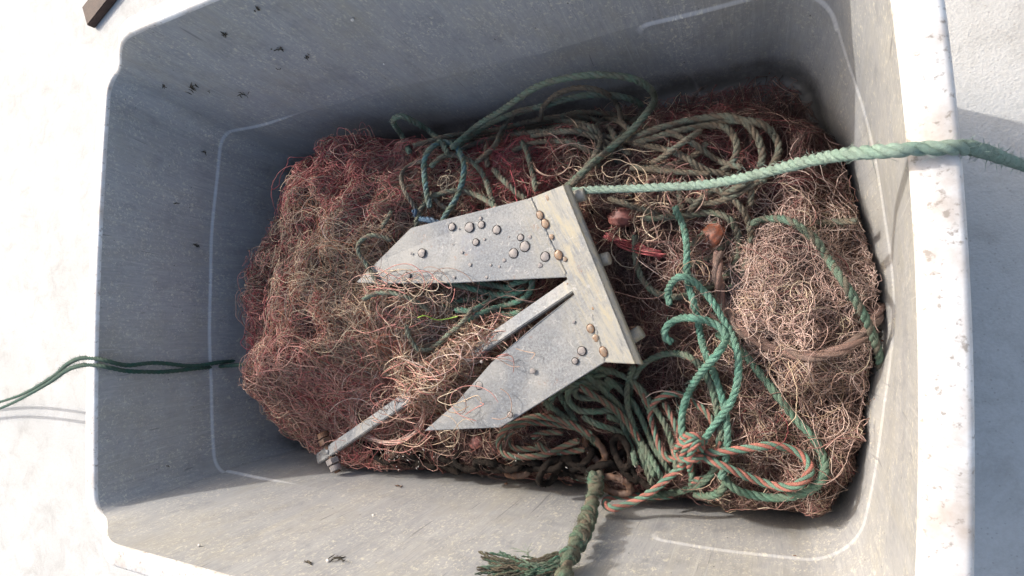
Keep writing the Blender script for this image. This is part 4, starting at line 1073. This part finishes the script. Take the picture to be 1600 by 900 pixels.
# ---------------------------------------------------------------- loose threads lying over anchor and walls
def loose():
    parts = []
    def th(p, r, c, off=.0):
        P, s = wpath(p, off, ds=.004, sm=5); V, F, _ = tube_arrays(P, r, 4)
        parts.append((V, F, np.tile(np.array(c), (len(V), 1)), np.zeros((len(V), 3)), np.zeros(len(V))))
    # over the shank and fluke edges
    for i in range(120):
        cx, cy = random.choice([(640, 640), (620, 480), (690, 470), (700, 560), (610, 610), (740, 520), (560, 660), (660, 600)])
        cx += random.uniform(-45, 45); cy += random.uniform(-26, 26); R = random.uniform(14, 55); a0 = random.random() * 6.3; sp = random.uniform(1.5, 5.5) * random.choice([-1, 1])
        p = [(cx + R * math.cos(a0 + sp * t) * random.uniform(.85, 1.15), cy + .8 * R * math.sin(a0 + sp * t) * random.uniform(.85, 1.15), .012 + .022 * random.random()) for t in np.linspace(0, 1, 7)]
        th(p, random.uniform(.0006, .0010), random.choice(PAL['pink'] + PAL['tan'] + PAL['pale']), .014)
    # fringe on the left wall side
    for i in range(170):
        t = random.random(); k = random.uniform(0, 9.5); a = OUTLINE[1 + int(k)]; b = OUTLINE[2 + int(k)]; f = k - int(k)
        x = a[0] + (b[0] - a[0]) * f + 10; y = a[1] + (b[1] - a[1]) * f
        c0 = surf(x + 22, y + (8 if y < 350 else 0), .004); cc = at(640, 450, .2); o_ = c0 - cc; o_[2] = 0; o_ /= np.linalg.norm(o_); q_ = np.array([-o_[1], o_[0], 0])
        if hgt(c0[0], c0[1]) < .05: continue
        d = random.uniform(.008, .045); w_ = random.uniform(.012, .045) * random.choice([-1, 1])
        W = [c0 - o_ * .02, c0 + o_ * d * .5 + q_ * w_ * .1 + [0, 0, .006], c0 + o_ * d + q_ * w_ * .5 + [0, 0, random.uniform(-.02, .01)], c0 + o_ * d * .5 + q_ * w_ * .95, c0 - o_ * .02 + q_ * w_]
        W = [p if inside(p[None], .004)[0] else c0 for p in W]
        P, s_ = resample(W, .004); V, F, _ = tube_arrays(P, random.uniform(.0005, .0008), 4)
        parts.append((V, F, np.tile(np.array(random.choice(PAL['red'] + PAL['tan'] + PAL['pink'])), (len(V), 1)), np.zeros((len(V), 3)), np.zeros(len(V))))
    # strands crossing the fluke tips
    for cx, cy, n_ in ((600, 436, 16), (680, 440, 9), (640, 442, 9), (735, 625, 8), (780, 555, 6), (690, 665, 3)):
        for i in range(n_):
            x0 = cx + random.uniform(-34, 34); y0 = cy + random.uniform(-4, 16); R_ = random.uniform(9, 34); a0 = random.random() * 6.3; sp = random.uniform(1, 4.5) * random.choice([-1, 1]); p = []
            for t in np.linspace(0, 1, 8):
                p.append((x0 + R_ * math.cos(a0 + sp * t) * (1 + .5 * t), y0 + R_ * .7 * math.sin(a0 + sp * t) + 8 * math.sin(5 * t + i), 'z', random.uniform(.289, .300)))
            th(p, random.uniform(.0006, .0009), random.choice(PAL['pink'] + PAL['tan'] + PAL['brown']))
    # curls wound round the buried stretch of the shank
    for i in range(95):
        t = random.uniform(.30, .80); x0 = 912 + (498 - 912) * t + random.uniform(-14, 14); y0 = 434 + (717 - 434) * t + random.uniform(-16, 16); zz = .28 + (.165 - .28) * t
        R_ = random.uniform(8, 36); a0 = random.random() * 6.3; sp = random.uniform(1, 5) * random.choice([-1, 1])
        p = [(x0 + R_ * math.cos(a0 + sp * q) * (1 + .4 * q), y0 + R_ * .8 * math.sin(a0 + sp * q), 'z', zz + random.uniform(.006, .022)) for q in np.linspace(0, 1, 8)]
        th(p, random.uniform(.0006, .0010), random.choice(PAL['pink'] + PAL['tan'] + PAL['brown'] + PAL['dark']))
    # ring of twine hanging by the shank
    for i in range(16):
        p = [(608 + random.uniform(-5, 5) + 56 * math.cos(a) * (1 + .06 * math.sin(i)), 640 + random.uniform(-4, 4) + 52 * math.sin(a), .02 + .01 * math.sin(a)) for a in np.linspace(-.6, 4.6, 10)]
        th(p, .0009, random.choice(PAL['pink'] + PAL['pale']), .012)
    # coarse tan strands right of centre
    for i in range(46):
        cx, cy = random.choice([(900, 230), (1000, 290), (870, 250), (1060, 300), (1010, 350), (1090, 340)]); R = random.uniform(10, 40); a0 = random.random() * 6.3; sp = random.uniform(1, 4)
        cx += random.uniform(-30, 30); cy += random.uniform(-20, 20)
        p = [(cx + R * math.cos(a0 + sp * t), cy + R * math.sin(a0 + sp * t), .01 + .02 * random.random()) for t in np.linspace(0, 1, 6)]
        th(p, random.uniform(.0007, .0013), random.choice(PAL['tan'] + PAL['brown']), .012)
    V, F, C, B, W = join(parts); o = mesh_np('loose_twine', V, F, M_TWINE, None, col=C)
    tag(o, 'stray pink and tan net threads straggling over the anchor and heap edges', 'twine', kind='stuff')
loose()
o = mesh_np('lime_thread', *tube_arrays(wpath([(652, 497), (664, 492), (680, 500), (700, 498), (716, 494)], .05)[0], .0011, 5)[:2], M_LIME)
tag(o, 'short bright lime green thread on the left net heap', 'thread')

# ---------------------------------------------------------------- scraps on the walls
def scrap(x, y, size, label, seed, mat=None):
    r = random.Random(seed); Vs, Fs, off = [], [], 0; ang = r.uniform(-.2, .9)
    for b in range(1 + int(size / 3.2)):
        L = size * (r.uniform(.6, .95) if b == 0 else r.uniform(.15, .5)); a = ang + (r.gauss(0, .55) if b else 0); k = r.uniform(-1.2, 1.2)
        sx = x + (r.gauss(0, .16) * size * math.cos(ang) if b else 0); sy = y + (r.gauss(0, .16) * size * math.sin(ang) + r.gauss(0, size * .05) if b else 0); p = []
        for t in (-.5, -.17, .17, .5):
            p.append((sx + L * t * math.cos(a + k * t) + r.uniform(-1, 1), sy + L * t * math.sin(a + k * t) + r.uniform(-1, 1)))
        P = wpath(p, -.0105 + .0004 * b, ds=.002, sm=2)[0]
        V, F, _ = tube_arrays(P, r.uniform(.0005, .0013) * (1.3 if b == 0 else 1) * np.interp(np.linspace(0, 1, len(P)), [0, r.uniform(.2, .8), 1], [.3, 1.2, .3]), 5)
        Vs.append(V); Fs.append(F + off); off += len(V)
    o = mesh_np('seaweed_scrap', np.concatenate(Vs), np.concatenate(Fs), mat or M_WEED)
    return tag(o, label, 'seaweed', 'dry seaweed scraps stuck to the tub walls')
for i, (x, y, s_, lab) in enumerate([
    (350, 53, 18, 'branched black weed scrap high on the far wall near the white rim corner'),
    (435, 77, 22, 'straight dark weed sliver right of the branched scrap on far wall'),
    (300, 137, 26, 'long dark weed scrap left on the far wall below the rim'),
    (327, 143, 9, 'tiny dark crumb just right of the long weed scrap'),
    (256, 136, 12, 'small forked weed scrap nearest the top left of the tub'),
    (380, 148, 22, 'thin pale brown weed stem midway down the far wall at left'),
    (402, 14, 16, 'short thin weed stem close under the far rim'),
    (320, 238, 14, 'dark tuft stuck beside the upper corner of the left moulded ridge'),
    (276, 318, 14, 'brownish weed tuft in the middle of the left wall'),
    (307, 383, 20, 'forked weed scrap lying beside the left moulded ridge'),
    (330, 441, 18, 'dark weed sliver just right of the left moulded ridge'),
    (345, 448, 8, 'small dark weed speck beside the net heap on the left wall'),
    (530, 872, 34, 'large tangled weed scrap low on the near wall at bottom left'),
    (482, 878, 18, 'faint weed wisps left of the large tangled scrap'),
    (622, 758, 16, 'rusty brown weed flake on the near wall under the chain'),
    (262, 728, 9, 'small dark weed knot on the lower left wall'),
    (435, 108, 8, 'small forked weed speck on far wall under the straight sliver'),
    (480, 88, 16, 'thin curved weed hair on the far wall')]):
    scrap(x, y, s_, lab, i + 20, M_RUST if 'rusty' in lab else None)

def pebble(x, y, r, mat, label):
    p = surf(x, y, -.0095); bm = bmesh.new(); bmesh.ops.create_icosphere(bm, subdivisions=2, radius=1)
    q = random.Random(int(x))
    for v in bm.verts: v.co = Vector((v.co.x * r, v.co.y * r * .8, v.co.z * r * .6)) * q.uniform(.85, 1.15)
    bm.transform(Matrix.Translation(Vector(p))); o = mesh_bm('shell_bit', bm, mat, None, True)
    tag(o, label, 'shell', 'shell and grit bits on the tub walls')
pebble(551, 31, .0042, M_SHELL, 'small round grey snail shell high on the far wall')
pebble(512, 876, .0040, M_SHELL, 'white shell bit at the left end of large weed scrap')
pebble(583, 805, .0036, M_SHELL, 'white shell bit alone in the middle of the near wall')
pebble(311, 852, .0034, M_SHELL, 'white shell bit close to the near rim at lower left')
pebble(791, 756, .0048, M_RUST, 'brown grit lump on the near wall below the black chain')
pebble(1243, 871, .0044, M_RUST, 'brown grit lump inside the lower right moulded ridge')
pebble(600, 100, .0026, M_SHELL, 'tiny white grit grain on the middle of far wall')

# dark board on the ground beyond the far left corner
c = at(190, -10, -.01)
bm = bmesh.new(); bmesh.ops.create_cube(bm, size=1)
bmesh.ops.scale(bm, vec=(.34, .10, .03), verts=bm.verts); bmesh.ops.bevel(bm, geom=bm.edges[:], offset=.003, segments=2, affect='EDGES')
bm.transform(Matrix.Translation(Vector((c[0] - .08, c[1] + .035, -.008))) @ Matrix.Rotation(.45, 4, 'Z'))
o = mesh_bm('wooden_board', bm, M_BOARD); tag(o, 'dark brown board on the ground behind the far left corner of tub', 'board')
